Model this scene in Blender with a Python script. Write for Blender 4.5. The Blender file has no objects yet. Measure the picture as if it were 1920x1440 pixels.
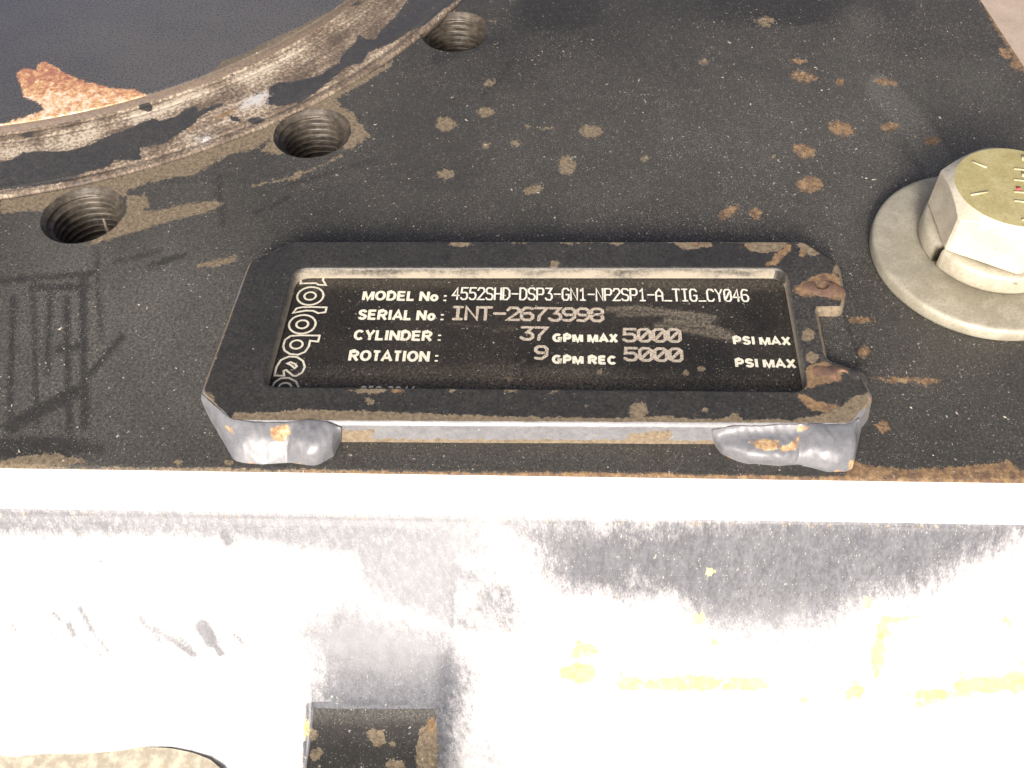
import bpy, bmesh, math, random
import numpy as np
from mathutils import Vector, Matrix
from mathutils.geometry import delaunay_2d_cdt

random.seed(7); rng = np.random.default_rng(11)
scene = bpy.context.scene
COL = scene.collection
MM = 0.001                      # everything below is worked out in millimetres

# ------------------------------------------------------------------ camera
CAM_H, FPX = 162.0, 1900.0      # lens height above the plate (mm), focal length in photo pixels
DIP, ROLL, AZ = math.radians(52.07), math.radians(-2.108), math.radians(3.5)
cam = bpy.data.cameras.new('camera'); cam_o = bpy.data.objects.new('camera', cam); COL.objects.link(cam_o)
cam.sensor_width = 36.0; cam.lens = FPX / 1920 * 36.0; cam.clip_start = 0.005; cam.clip_end = 500.0
_fw = Vector((-math.sin(AZ) * math.cos(DIP), math.cos(AZ) * math.cos(DIP), -math.sin(DIP)))
_rt = Vector((math.cos(AZ), math.sin(AZ), 0.0)); _up = _rt.cross(_fw)
_c, _s = math.cos(ROLL), math.sin(ROLL)
RT = _rt * _c + _up * _s; UP = _up * _c - _rt * _s
cam_o.matrix_world = Matrix(((RT.x, UP.x, -_fw.x, 0), (RT.y, UP.y, -_fw.y, 0), (RT.z, UP.z, -_fw.z, CAM_H * MM), (0, 0, 0, 1)))
scene.camera = cam_o

# ------------------------------------------------------------------ light
SUN_EL, SUN_ROT = math.radians(27), math.radians(187)
world = bpy.data.worlds.new('World'); scene.world = world; world.use_nodes = True
wn = world.node_tree; wn.nodes.clear()
sky = wn.nodes.new('ShaderNodeTexSky'); sky.sky_type = 'NISHITA'; sky.sun_disc = False
sky.sun_elevation = SUN_EL; sky.sun_rotation = SUN_ROT; sky.air_density = 0.25; sky.dust_density = 7.0; sky.ozone_density = 0.3
bg = wn.nodes.new('ShaderNodeBackground'); bg.inputs['Strength'].default_value = 0.15
wo = wn.nodes.new('ShaderNodeOutputWorld')
wn.links.new(sky.outputs[0], bg.inputs[0]); wn.links.new(bg.outputs[0], wo.inputs[0])
sun = bpy.data.lights.new('sun', 'SUN'); sun.energy = 1.5; sun.angle = math.radians(14); sun.color = (1.0, 0.985, 0.955)
sun_o = bpy.data.objects.new('sun', sun); COL.objects.link(sun_o)
sd = Vector((math.sin(SUN_ROT) * math.cos(SUN_EL), math.cos(SUN_ROT) * math.cos(SUN_EL), math.sin(SUN_EL)))
sun_o.rotation_euler = (-sd).to_track_quat('-Z', 'Y').to_euler()
vs = scene.view_settings; vs.view_transform = 'Standard'; vs.look = 'None'; vs.gamma = 1.0; vs.use_curve_mapping = False
vs.exposure = 1.0

# ------------------------------------------------------------------ tracing helpers
_R, _U, _F = np.array(RT), np.array(UP), np.array(_fw)
def P(px, py, z=0.0):
    """where a sight line through a photo point meets the level z (mm)"""
    d = _F * FPX + _R * (px - 960) - _U * (py - 720)
    t = (z - CAM_H) / d[2]
    return np.array([d[0] * t, d[1] * t, z])
def P2(px, py, z=0.0): return P(px, py, z)[:2]
def to_px(v):
    v = np.asarray(v, float); r = v - np.array([0, 0, CAM_H])
    f = r @ _F; f = np.where(np.abs(f) < 1e-3, 1e-3, f)
    out = np.stack([960 + FPX * (r @ _R) / f, 720 - FPX * (r @ _U) / f], -1)
    out[f <= 1] = -9999
    return out
def sd_poly(q, poly):
    """signed distance (photo px) to a traced outline, positive inside"""
    poly = np.array(poly, float); d = np.full(len(q), 1e9); ins = np.zeros(len(q), bool)
    for a, b in zip(poly, np.roll(poly, -1, 0)):
        e = b - a; w = q - a; t = np.clip((w @ e) / (e @ e + 1e-9), 0, 1)
        d = np.minimum(d, np.hypot(*(w - t[:, None] * e).T))
        c = (a[1] > q[:, 1]) != (b[1] > q[:, 1])
        ins ^= c & (q[:, 0] < (b[0] - a[0]) * (q[:, 1] - a[1]) / (b[1] - a[1] + 1e-12) + a[0])
    return np.where(ins, d, -d)
def sd_near(q, poly, m=1.5):
    """as sd_poly, but only exact close to a finely drawn outline"""
    d = sd_poly(q, poly[::8]); k = np.abs(d) < m
    if k.any(): d[k] = sd_poly(q[k], poly)
    return d
def sd_ell(q, cx, cy, rx, ry, ang=0):
    a = math.radians(ang); x = (q[:, 0] - cx) * math.cos(a) + (q[:, 1] - cy) * math.sin(a); y = -(q[:, 0] - cx) * math.sin(a) + (q[:, 1] - cy) * math.cos(a)
    return (1 - np.sqrt((x / rx) ** 2 + (y / ry) ** 2)) * min(rx, ry)
def sd_line(q, pts, w):
    d = np.full(len(q), 1e9); pts = np.array(pts, float)
    for a, b in zip(pts[:-1], pts[1:]):
        e = b - a; r = q - a; t = np.clip((r @ e) / (e @ e + 1e-9), 0, 1)
        d = np.minimum(d, np.hypot(*(r - t[:, None] * e).T))
    return w - d
def union(q, polys=(), ells=(), lines=()):
    s = np.full(len(q), -200.0)
    def near(x0, y0, x1, y1, fn, m=45):
        k = (q[:, 0] > x0 - m) & (q[:, 0] < x1 + m) & (q[:, 1] > y0 - m) & (q[:, 1] < y1 + m)
        if k.any(): s[k] = np.maximum(s[k], fn(q[k]))
    for p in polys: a = np.array(p, float); near(*a.min(0), *a.max(0), lambda w: sd_poly(w, p))
    for e in ells: r = max(e[2], e[3]); near(e[0] - r, e[1] - r, e[0] + r, e[1] + r, lambda w: sd_ell(w, *e))
    for l in lines: a = np.array(l[0], float); near(*a.min(0), *a.max(0), lambda w: sd_line(w, l[0], l[1]))
    return s
def soft(s, w): return np.clip(s / w + .5, 0, 1)
def vnoise(p, freq, seed=0, oct=3):
    """smooth value noise for shaping meshes"""
    out = np.zeros(len(p)); amp = 1.0
    for o in range(oct):
        g = np.random.default_rng(seed + o * 17).random((64, 64)); x = p[:, 0] * freq + 31.7 * o; y = p[:, 1] * freq + 11.3 * o
        i = np.floor(x).astype(int); j = np.floor(y).astype(int); u = x - i; v = y - j; u = u * u * (3 - 2 * u); v = v * v * (3 - 2 * v)
        G = lambda a, b: g[a % 64, b % 64]
        out += amp * ((G(i, j) * (1 - u) + G(i + 1, j) * u) * (1 - v) + (G(i, j + 1) * (1 - u) + G(i + 1, j + 1) * u) * v - .5)
        amp *= .5; freq *= 2
    return out

# ------------------------------------------------------------------ object helpers
def mesh_np(name, V, faces, mat, parent=None, smooth=True, fields=None):
    """V (n,3) in mm; faces: list of index arrays (k,3) or (k,4)"""
    me = bpy.data.meshes.new(name); V = np.asarray(V, float) * MM
    loops = np.concatenate([np.asarray(f).ravel() for f in faces if len(f)])
    sizes = np.concatenate([np.full(len(f), np.asarray(f).shape[1]) for f in faces if len(f)])
    me.vertices.add(len(V)); me.vertices.foreach_set('co', V.astype(np.float32).ravel())
    me.loops.add(len(loops)); me.loops.foreach_set('vertex_index', loops.astype(np.int32))
    me.polygons.add(len(sizes)); st = np.concatenate([[0], np.cumsum(sizes)[:-1]])
    me.polygons.foreach_set('loop_start', st.astype(np.int32)); me.polygons.foreach_set('loop_total', sizes.astype(np.int32))
    me.polygons.foreach_set('use_smooth', np.full(len(sizes), smooth))
    me.update(calc_edges=True); me.validate()
    if fields: set_fields(me, fields)
    if mat: me.materials.append(mat)
    o = bpy.data.objects.new(name, me); COL.objects.link(o)
    if parent: o.parent = parent
    return o
def set_fields(me, fields):
    for k, arr in fields.items():
        a = me.attributes.new(k, 'FLOAT_COLOR', 'POINT'); n = len(me.vertices)
        buf = np.zeros((n, 4), np.float32); buf[:, 3] = 1
        for i, c in enumerate(arr): buf[:, i] = c
        a.data.foreach_set('color', buf.ravel())
def coords(me):
    a = np.zeros(len(me.vertices) * 3, np.float32); me.vertices.foreach_get('co', a); return a.reshape(-1, 3) / MM
def from_bm(name, bm, mat, parent=None, smooth=True):
    """bmesh in mm"""
    bmesh.ops.scale(bm, vec=(MM, MM, MM), verts=bm.verts)
    me = bpy.data.meshes.new(name); bm.to_mesh(me); bm.free()
    for p in me.polygons: p.use_smooth = smooth
    if mat: me.materials.append(mat)
    o = bpy.data.objects.new(name, me); COL.objects.link(o)
    if parent: o.parent = parent
    return o
def empty(name, loc_mm):
    o = bpy.data.objects.new(name, None); COL.objects.link(o); o.empty_display_size = .01
    o.location = Vector(loc_mm) * MM; return o
def adopt(parent, child):
    child.parent = parent; child.matrix_parent_inverse = Matrix.Translation(-Vector(parent.location)); return child
def tag(o, label=None, cat=None, group=None, kind=None):
    if label: o['label'] = label
    if cat: o['category'] = cat
    if group: o['group'] = group
    if kind: o['kind'] = kind
    return o
def grid_faces(nr, nc, wrap=False):
    i = np.arange(nr - 1)[:, None]; j = np.arange(nc if wrap else nc - 1)[None, :]; k = (j + 1) % nc
    return np.stack([i * nc + j, i * nc + k, (i + 1) * nc + k, (i + 1) * nc + j], -1).reshape(-1, 4)

# ------------------------------------------------------------------ materials
class NT:
    def __init__(s, name):
        s.m = bpy.data.materials.new(name); s.m.use_nodes = True; s.t = s.m.node_tree; s.t.nodes.clear()
        s.out = s.n('ShaderNodeOutputMaterial'); s.b = s.n('ShaderNodeBsdfPrincipled'); s.t.links.new(s.b.outputs[0], s.out.inputs[0])
        g = s.n('ShaderNodeNewGeometry'); sc = s.n('ShaderNodeVectorMath', operation='SCALE'); sc.inputs['Scale'].default_value = 1 / MM
        s.t.links.new(g.outputs['Position'], sc.inputs[0]); s.pos = sc.outputs[0]; s.dims = '3D'
    def n(s, ty, **k):
        q = s.t.nodes.new(ty)
        for a, v in k.items(): setattr(q, a, v)
        return q
    def put(s, sock, v):
        if hasattr(v, 'is_linked') or isinstance(v, bpy.types.NodeSocket): s.t.links.new(v, sock)
        elif isinstance(v, (tuple, list)) and len(v) == 3 and sock.type == 'RGBA': sock.default_value = (*v, 1)
        else: sock.default_value = v
    def math(s, op, a, b=0.0, c=None, clamp=False):
        q = s.n('ShaderNodeMath', operation=op, use_clamp=clamp); s.put(q.inputs[0], a); s.put(q.inputs[1], b)
        if c is not None: s.put(q.inputs[2], c)
        return q.outputs[0]
    def mix(s, f, a, b):
        q = s.n('ShaderNodeMix', data_type='RGBA'); s.put(q.inputs[0], f); s.put(q.inputs[6], a); s.put(q.inputs[7], b); return q.outputs[2]
    def mixf(s, f, a, b):
        q = s.n('ShaderNodeMix', data_type='FLOAT'); s.put(q.inputs[0], f); s.put(q.inputs[2], a); s.put(q.inputs[3], b); return q.outputs[0]
    def step(s, v, lo, hi, a=0.0, b=1.0):
        q = s.n('ShaderNodeMapRange', interpolation_type='SMOOTHSTEP'); s.put(q.inputs[0], v)
        q.inputs[1].default_value = lo; q.inputs[2].default_value = hi; q.inputs[3].default_value = a; q.inputs[4].default_value = b; return q.outputs[0]
    def noise(s, scale, detail=4, rough=.6, dist=0.0, stretch=None, off=0.0, out=0):
        v = s.pos
        if stretch or off:
            mp = s.n('ShaderNodeMapping'); s.t.links.new(s.pos, mp.inputs[0]); mp.inputs['Location'].default_value = (off, off * .7, off * .3)
            if stretch:
                mp.vector_type = 'TEXTURE'; mp.inputs['Rotation'].default_value = (0, 0, stretch[3] if len(stretch) > 3 else 0); mp.inputs['Scale'].default_value = [1 / k for k in stretch[:3]]
            v = mp.outputs[0]
        q = s.n('ShaderNodeTexNoise', noise_dimensions=s.dims); s.t.links.new(v, q.inputs['Vector']); q.inputs['Scale'].default_value = scale
        q.inputs['Detail'].default_value = detail; q.inputs['Roughness'].default_value = rough; q.inputs['Distortion'].default_value = dist
        return q.outputs[out]
    def specks(s, scale, density, rmin, rmax, off=0.0):
        """small irregular grains; density is a socket or number 0..1"""
        nz = s.noise(scale * 2.2, 1, off=off + 3, out=1); a = s.n('ShaderNodeVectorMath', operation='MULTIPLY_ADD')
        s.t.links.new(nz, a.inputs[0]); a.inputs[1].default_value = (.7 / scale,) * 3; s.t.links.new(s.pos, a.inputs[2])
        v = s.n('ShaderNodeTexVoronoi', feature='F1', voronoi_dimensions=s.dims); s.t.links.new(a.outputs[0], v.inputs['Vector']); v.inputs['Scale'].default_value = scale
        sp = s.n('ShaderNodeSeparateColor'); s.t.links.new(v.outputs['Color'], sp.inputs[0])
        rad = s.math('MULTIPLY_ADD', s.math('POWER', sp.outputs[1], 3.0), rmax - rmin, rmin)
        m = s.math('MULTIPLY', s.math('SUBTRACT', rad, v.outputs['Distance']), 14.0, clamp=True)
        return s.math('MULTIPLY', m, s.math('LESS_THAN', sp.outputs[0], density))
    def attr(s, name):
        a = s.n('ShaderNodeAttribute', attribute_name=name); sp = s.n('ShaderNodeSeparateColor'); s.t.links.new(a.outputs['Color'], sp.inputs[0]); return sp.outputs
    def ramp(s, f, stops):
        r = s.n('ShaderNodeValToRGB'); s.put(r.inputs[0], f); e = r.color_ramp.elements
        while len(e) < len(stops): e.new(.5)
        for x, (p, c) in zip(e, stops): x.position = p; x.color = (*c, 1)
        return r.outputs[0]
    def bump(s, h, dist, strength=1.0, prev=None):
        b = s.n('ShaderNodeBump'); b.inputs['Distance'].default_value = dist * MM; b.inputs['Strength'].default_value = strength; s.put(b.inputs['Height'], h)
        if prev is not None: s.t.links.new(prev, b.inputs['Normal'])
        return b.outputs[0]
    def done(s, color, rough, normal=None, metal=0.0, spec=.5):
        s.put(s.b.inputs['Base Color'], color); s.put(s.b.inputs['Roughness'], rough); s.put(s.b.inputs['Metallic'], metal); s.put(s.b.inputs['Specular IOR Level'], spec)
        if normal is not None: s.t.links.new(normal, s.b.inputs['Normal'])
        return s.m

TAN = [(.3, (.075, .060, .040)), (.5, (.15, .118, .076)), (.72, (.22, .18, .12))]
RUST = [(.3, (.070, .046, .033)), (.45, (.125, .080, .048)), (.56, (.21, .135, .066)), (.72, (.28, .205, .12))]
DUST = (.36, .335, .28)
def painted(name, base, base2, rough=.42, tan=TAN, rust=RUST, film=.35, speck=.5, edge=7.0, dust=DUST, orange_peel=.02, stain=None, spec=.5, flat=False, cake=(46.0, 26.0), fade=6.0, streak=None, relief=.55):
    """worn paint over steel.  wear_a = (bare sdf, rust sdf, wiped sdf), wear_b = (dust film, grain density, thick dust sdf; painted glare as well on the body)"""
    t = NT(name); A = t.attr('wear_a'); B = t.attr('wear_b')
    if flat: t.dims = '2D'
    ne = t.math('SUBTRACT', t.noise(.75, 5, .68), .5); nf = t.math('SUBTRACT', t.noise(3.2, 2, .6, off=9), .5)
    en = t.math('ADD', t.math('MULTIPLY', ne, edge * 2.0), t.math('MULTIPLY', nf, edge * .7))
    mt = t.step(t.math('ADD', A[0], en), -.6, .6); mr = t.step(t.math('ADD', A[1], en), -1.0, 2.2)
    wipe = t.step(t.math('ADD', A[2], t.math('MULTIPLY', ne, 16.0)), -6, 7)
    big = t.noise(.05, 3, .6, off=4); mid = t.noise(.45, 4, .65, off=13)
    c = t.mix(t.step(mid, .35, .7), base, base2)
    fl = t.math('MULTIPLY', t.math('MULTIPLY', B[0], t.step(t.noise(1.6, 5, .75, off=21), .25, .8)), t.math('SUBTRACT', 1.0, t.math('MULTIPLY', wipe, .85)))
    fl = t.math('MULTIPLY', fl, t.step(big, .2, .75, .8, 1.1)); fl = t.math('MULTIPLY', fl, film, clamp=True)
    c = t.mix(fl, c, dust)
    den = t.math('MULTIPLY', t.math('MULTIPLY', B[1], speck), t.step(big, .3, .7, .75, 1.15))
    s1 = t.specks(3.3, t.math('MULTIPLY', den, .6), .05, .30); s2 = t.specks(1.05, t.math('MULTIPLY', den, .28), .04, .22, 5.0)
    s3 = t.math('MULTIPLY', t.step(t.math('ADD', nf, t.math('MULTIPLY', t.math('MINIMUM', den, .9), .10)), .20, .34), .45)
    sp = t.math('MAXIMUM', t.math('MAXIMUM', s1, s2), s3)
    tn = t.math('ADD', t.noise(1.1, 5, .7, off=31), t.attr('wear_c')[0])
    c = t.mix(mt, c, t.ramp(tn, tan))
    ks = t.math('SUBTRACT', t.noise(.55, 5, .7, stretch=streak, off=17), .5) if streak else ne
    if streak: ks = t.math('ADD', t.math('MULTIPLY', ks, .45), t.math('MULTIPLY', ne, .6))
    hd = t.step(t.math('ADD', B[2], t.math('ADD', t.math('MULTIPLY', ks, cake[0]), t.math('MULTIPLY', nf, cake[1]))), -fade, fade)
    c = t.mix(hd, c, stain or dust); c = t.mix(mr, c, t.ramp(t.math('ADD', t.math('MULTIPLY', tn, .5), t.math('MULTIPLY', mid, .5)), rust))
    c = t.mix(t.math('MULTIPLY', sp, .8), c, t.mix(mid, (.30, .27, .21), (.52, .5, .44)))
    bare = t.math('MAXIMUM', mt, mr)
    r = t.mixf(bare, t.mixf(fl, rough, .8), .78); r = t.mixf(t.math('MAXIMUM', hd, sp), r, .85)
    h = t.math('ADD', t.math('MULTIPLY', mt, -.5), t.math('ADD', t.math('MULTIPLY', nf, .35), t.math('MULTIPLY', ne, .5)))
    return t.done(c, r, t.bump(h, .10, relief), 0.0, spec)

M_PLATE = painted('plate_paint', (.0190, .0187, .0170), (.0265, .0260, .0235), .5, film=.24, speck=1.0, edge=10.0, dust=(.35, .34, .295), flat=True, spec=.4)
M_FRAME = painted('frame_paint', (.010, .0105, .0105), (.017, .0175, .017), .42, film=.15, speck=.45, stain=(.25, .225, .175), cake=(16.0, 9.0), edge=10.0)
M_DISC = painted('disc_paint', (.042, .042, .044), (.048, .048, .049), .24, film=.2, speck=.12, relief=.06, flat=True, spec=1.0, rust=[(.28, (.20, .075, .05)), (.42, (.32, .13, .075)), (.52, (.50, .30, .13)), (.64, (.64, .54, .44))])
M_RING = painted('ring_paint', (.020, .021, .023), (.034, .034, .033), .38, film=.25, speck=.3, edge=5.0, flat=True, stain=(.42, .42, .41),
                 tan=[(.28, (.07, .052, .038)), (.44, (.14, .108, .078)), (.56, (.22, .175, .125)), (.72, (.46, .40, .31))])
M_BODY = painted('body_paint', (.050, .055, .066), (.078, .085, .098), .42, film=.30, speck=.7, edge=11.0, flat=True, stain=(.60, .60, .59), dust=(.42, .43, .45), cake=(170.0, 70.0), fade=75.0, streak=(2.0, .6, 1.0, math.radians(36)),  # grey-blue base holds the sky reflection, pale stain the sun glare
                 rust=[(.3, (.34, .25, .08)), (.48, (.48, .42, .17)), (.7, (.56, .53, .28))])  # rust with overexposure put into its colours, brown lifted to yellow
M_SHEEN = painted('weld_sheen_paint', (.100, .108, .124), (.140, .148, .162), .30, film=.35, speck=.3, edge=9.0, rust=[(.3, (.13, .065, .034)), (.45, (.26, .15, .075)), (.56, (.42, .30, .16)), (.72, (.55, .48, .36))])  # grey-blue base paints in the reflection on what is black paint
M_TACK = painted('tack_weld_paint', (.016, .016, .016), (.03, .028, .026), .45, film=.3, speck=.3, edge=6.0, rust=[(.3, (.06, .035, .026)), (.48, (.11, .066, .046)), (.6, (.17, .10, .058)), (.75, (.28, .17, .08))])
M_NAME = painted('nameplate_paint', (.0065, .0065, .0065), (.011, .0105, .0098), .55, film=.42, speck=.7, dust=(.25, .215, .16), spec=.3, flat=True)
M_LUG = painted('lug_paint', (.23, .205, .15), (.40, .37, .28), .7, film=.5, speck=.4, edge=6.0, flat=True)

def m_metal(name, ca, cb, cc, rough, metal, spots=.0, streak=None):
    t = NT(name); a = t.noise(.22, 5, .6, .4); b = t.noise(1.6, 6, .7, off=5)
    c = t.mix(t.step(a, .35, .65), ca, cb); c = t.mix(t.math('MULTIPLY', t.step(b, .45, .75), .7), c, cc)
    sp = t.specks(.55, spots, .02, .3, 2.0) if spots else 0.0
    if spots: c = t.mix(t.math('MULTIPLY', sp, .7), c, (.07, .065, .055))
    g = t.specks(3.0, .25, .03, .3, 7.0); c = t.mix(t.math('MULTIPLY', g, .35), c, (.6, .57, .48))
    n = t.bump(t.noise(2.4, 5, .7), .035, .8)
    return t.done(c, t.mixf(t.step(b, .3, .7), rough, rough + .2), n, metal)
M_ZINC = m_metal('zinc_dusty', (.29, .272, .21), (.38, .36, .285), (.22, .19, .13), .5, .3)
M_ZINC2 = m_metal('zinc_pale', (.50, .46, .36), (.60, .565, .46), (.38, .32, .21), .42, .25, .3)
M_ZINC3 = m_metal('zinc_ring', (.36, .335, .26), (.45, .42, .33), (.27, .23, .15), .45, .3, .1)
M_YZINC = m_metal('zinc_yellow', (.34, .30, .13), (.42, .375, .19), (.22, .19, .10), .55, .2, .35)
def m_plain(name, ca, cb, rough, scale=1.5, bump=.05, metal=0.0, lo=.35, hi=.7):
    t = NT(name); c = t.mix(t.step(t.noise(scale, 5, .7), lo, hi), ca, cb)
    return t.done(c, rough, t.bump(t.noise(scale * 2.5, 4, .7, off=3), bump, .9), metal)
M_PRINT = m_plain('cream_print', (.27, .245, .18), (.64, .61, .49), .6, 2.6, .01, lo=.32, hi=.46)
M_LOGO = m_plain('logo_print', (.26, .24, .18), (.56, .53, .43), .6, 2.6, .01, lo=.32, hi=.48)
M_ENGR = m_plain('engraved_white', (.42, .39, .31), (.72, .70, .62), .6, 4.0, .02, lo=.38, hi=.56)
M_ENGD = m_plain('engraved_dirty', (.22, .18, .13), (.54, .49, .40), .65, 4.0, .02, lo=.40, hi=.62)
M_STAMP = m_plain('stamped_mark', (.46, .40, .22), (.58, .52, .34), .5, 3.0, .02)
M_RED = m_plain('red_paint', (.5, .06, .09), (.6, .1, .12), .5)
M_THREAD = m_plain('thread_steel', (.036, .030, .023), (.10, .085, .064), .45, .5, .08, .3)
M_WALL = m_plain('dirty_step', (.085, .065, .058), (.14, .11, .075), .8, 1.2, .1)
M_RIM = m_plain('dusty_rim', (.13, .12, .10), (.26, .215, .145), .7, .35, .06)
M_GRIT = m_plain('grit', (.26, .24, .19), (.48, .46, .39), .85, 1.0, .05)
M_TWIG = m_plain('twig', (.16, .13, .10), (.26, .22, .17), .8, 3.0, .1)
M_LINT = m_plain('packed_dirt', (.035, .032, .028), (.07, .065, .058), .9, .8, .4)
def m_ground():
    t = NT('concrete'); a = t.noise(.02, 6, .65); b = t.noise(.35, 6, .7, off=7)
    c = t.mix(t.step(a, .3, .7), (.30, .24, .19), (.40, .33, .27)); c = t.mix(t.math('MULTIPLY', t.step(b, .5, .75), .5), c, (.24, .19, .15))
    c = t.mix(t.math('MULTIPLY', t.specks(.12, .3, .05, .4), .5), c, (.2, .17, .14))
    return t.done(c, .9, t.bump(b, 1.0, .7))
M_GROUND = m_ground()

# ------------------------------------------------------------------ the ground, far below the machine's edge
GZ = -420.0
gp = np.array([(-6e4, -6e4, GZ), (6e4, -6e4, GZ), (6e4, 6e4, GZ), (-6e4, 6e4, GZ)])
ground = mesh_np('ground', gp, [np.array([[0, 1, 2, 3]])], M_GROUND); tag(ground, 'pale pinkish concrete ground beyond the plate corner', 'ground', kind='structure')

# ------------------------------------------------------------------ machine base: top plate
RC = np.array([P2(0, 0)[0] * 0, 0.0])
def rot(u): c, s = math.cos(AZ), math.sin(AZ); return np.array([u[0] * c - u[1] * s, u[0] * s + u[1] * c])
RC = rot(np.array([-.89559, 2.08607]) * CAM_H)          # centre of the turntable ring
R_GROOVE, R_STEP = .93495 * CAM_H, .77362 * CAM_H
HOLES = [(155.5, 402.5), (585.5, 249.0), (854.5, 59.0)]
HC = [P2(*h) for h in HOLES]; HR = 9.8
YF = (P2(0, 879)[1] + P2(1920, 902)[1]) / 2              # front edge of the plate
E0, E1 = P2(1838, 0), P2(1920, 125); EN = np.array([E1[1] - E0[1], -(E1[0] - E0[0])]); EN /= np.hypot(*EN)
if (P2(1900, 10) - E0) @ EN < 0: EN = -EN                # pointing off the plate
base = empty('machine_base', (0, YF, 0))
tag(base, 'black painted steel machine plate with rusty chips and a brightly lit sloping front edge', 'machine base')

def spaced(a, b, n): return np.linspace(a, b, n)
xs = np.concatenate([spaced(-330, -172, 12)[:-1], np.arange(-172, 150, .52), spaced(150, 420, 14)])
ys = np.concatenate([np.arange(YF, 245, .5), spaced(246, 520, 30)])
X, Y = np.meshgrid(xs, ys); PX = X.copy(); PY = Y.copy()
keep_sd = []
def snap(sdf, project):
    """pull grid points on to a boundary so that no cell straddles it"""
    global PX, PY
    d = sdf(PX, PY); m = np.zeros(d.shape, bool)
    for ax in (0, 1):
        a = d[:-1] if ax == 0 else d[:, :-1]; b = d[1:] if ax == 0 else d[:, 1:]
        c = a * b < 0; ca = c & (np.abs(a) <= np.abs(b)); cb = c & ~ca
        if ax == 0: m[:-1] |= ca; m[1:] |= cb
        else: m[:, :-1] |= ca; m[:, 1:] |= cb
    nx, ny = project(PX[m], PY[m]); PX[m], PY[m] = nx, ny
    d = sdf(PX, PY); d[m] = 0; keep_sd.append(d)
def circ_snap(c, r):
    def pr(x, y):
        k = r / np.hypot(x - c[0], y - c[1]); return c[0] + (x - c[0]) * k, c[1] + (y - c[1]) * k
    snap(lambda x, y: np.hypot(x - c[0], y - c[1]) - r, pr)
circ_snap(RC, R_GROOVE + .55)
for c in HC: circ_snap(c, HR)
ld = lambda x, y: -((x - E0[0]) * EN[0] + (y - E0[1]) * EN[1])
snap(ld, lambda x, y: (x + ld(x, y) * EN[0], y + ld(x, y) * EN[1]))
D = np.minimum.reduce(keep_sd)
V = np.stack([PX.ravel(), PY.ravel(), np.zeros(PX.size)], 1)
V[:, 2] = .10 * vnoise(V[:, :2], .03, 3) - np.clip((YF + .9 - V[:, 1]) / .9, 0, 1) ** 2 * .35
Q = grid_faces(len(ys), len(xs)); dq = D.ravel()[Q]
full = (dq >= 0).all(1); quads = Q[full]; rest = Q[~full]; dr = dq[~full]; tris = []
for k in range(4):
    ids = [(k + j) % 4 for j in (0, 1, 3)]; opp = (k + 2) % 4
    m = (dr[:, ids] >= 0).all(1) & (dr[:, opp] < 0) & (dr[:, k] > 0); tris.append(rest[m][:, ids])
tris = np.concatenate(tris)
q = to_px(V)
plate_tan = [
    [(235, 365), (262, 368), (270, 362), (285, 388), (268, 392), (300, 393), (355, 380), (405, 376), (423, 380), (400, 396), (330, 412), (240, 440), (160, 463), (170, 452), (205, 432), (238, 400)],
    [(0, 372), (221, 331), (390, 276), (500, 234), (536, 216), (640, 166), (735, 112), (738, 122), (685, 155), (633, 185), (640, 200), (664, 210), (672, 228), (685, 240), (697, 254), (672, 272), (650, 283),
     (640, 282), (657, 250), (640, 222), (600, 205), (545, 220), (515, 262), (535, 288), (520, 292), (488, 285), (505, 262), (484, 279), (427, 292), (365, 328), (286, 341), (240, 359), (232, 372), (200, 352), (150, 355), (105, 378), (75, 398), (50, 396), (0, 402)],
    [(914, 40), (930, 36), (938, 50), (930, 62), (916, 62)], [(368, 495), (400, 488), (445, 478), (440, 492), (400, 502), (370, 503)],
    [(0, 862), (60, 852), (110, 848), (122, 856), (155, 858), (162, 869), (0, 885)], [(545, 330), (560, 318), (575, 322), (560, 336), (540, 340)]]
tan_ell = [(835, 233, 20, 14), (910, 210, 17, 10), (836, 327, 18, 9), (911, 273, 8, 7), (1000, 355, 21, 9, -15), (1063, 310, 17, 20), (1108, 246, 23, 12), (968, 268, 10, 6), (1208, 297, 6, 7), (1320, 116, 12, 5), (1322, 63, 14, 6),
           (1435, 40, 24, 9), (1425, 56, 14, 7), (1196, 52, 6, 4), (918, 155, 10, 8), (1030, 240, 12, 4), (1095, 18, 10, 4), (1450, 295, 5, 5), (990, 238, 6, 4), (430, 868, 9, 6), (335, 867, 8, 5)]
rust_ell = [(1555, 53, 13, 5), (1497, 115, 13, 5), (1507, 144, 24, 10, 12), (1660, 153, 21, 6, 10), (1577, 241, 26, 13, 15), (1668, 238, 19, 9), (1748, 265, 16, 8), (1507, 283, 22, 12, 15), (1519, 346, 25, 15), (1575, 153, 8, 7),
            (1365, 398, 22, 9, -32), (1416, 401, 12, 11), (1860, 62, 7, 3), (1885, 100, 14, 9, 50), (1905, 122, 12, 8, 50), (1740, 716, 22, 7), (1690, 712, 40, 6), (1615, 600, 22, 6), (1620, 660, 10, 12), (1655, 800, 14, 10)]
a_tan = np.maximum(union(q, plate_tan, tan_ell, [([(470, 350), (560, 330), (640, 292)], 2.5)]) - 1.0, -200)
fy = 879 + (902 - 879) * q[:, 0] / 1920 + 1.5 - q[:, 1]
a_tan = np.maximum(a_tan, np.where(q[:, 0] < 700, 6.5 - fy + 5 * vnoise(q, .012, 5), 3 - fy))
a_rust = union(q, [[(1585, 880), (1598, 862), (1622, 872), (1700, 880), (1800, 874), (1860, 868), (1890, 862), (1920, 885), (1960, 890), (1960, 908), (1585, 894)]], rust_ell)
a_rust = np.maximum(a_rust, np.where(q[:, 0] > 560, 7.0 - fy + 6 * vnoise(q, .012, 9), -99))
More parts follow.
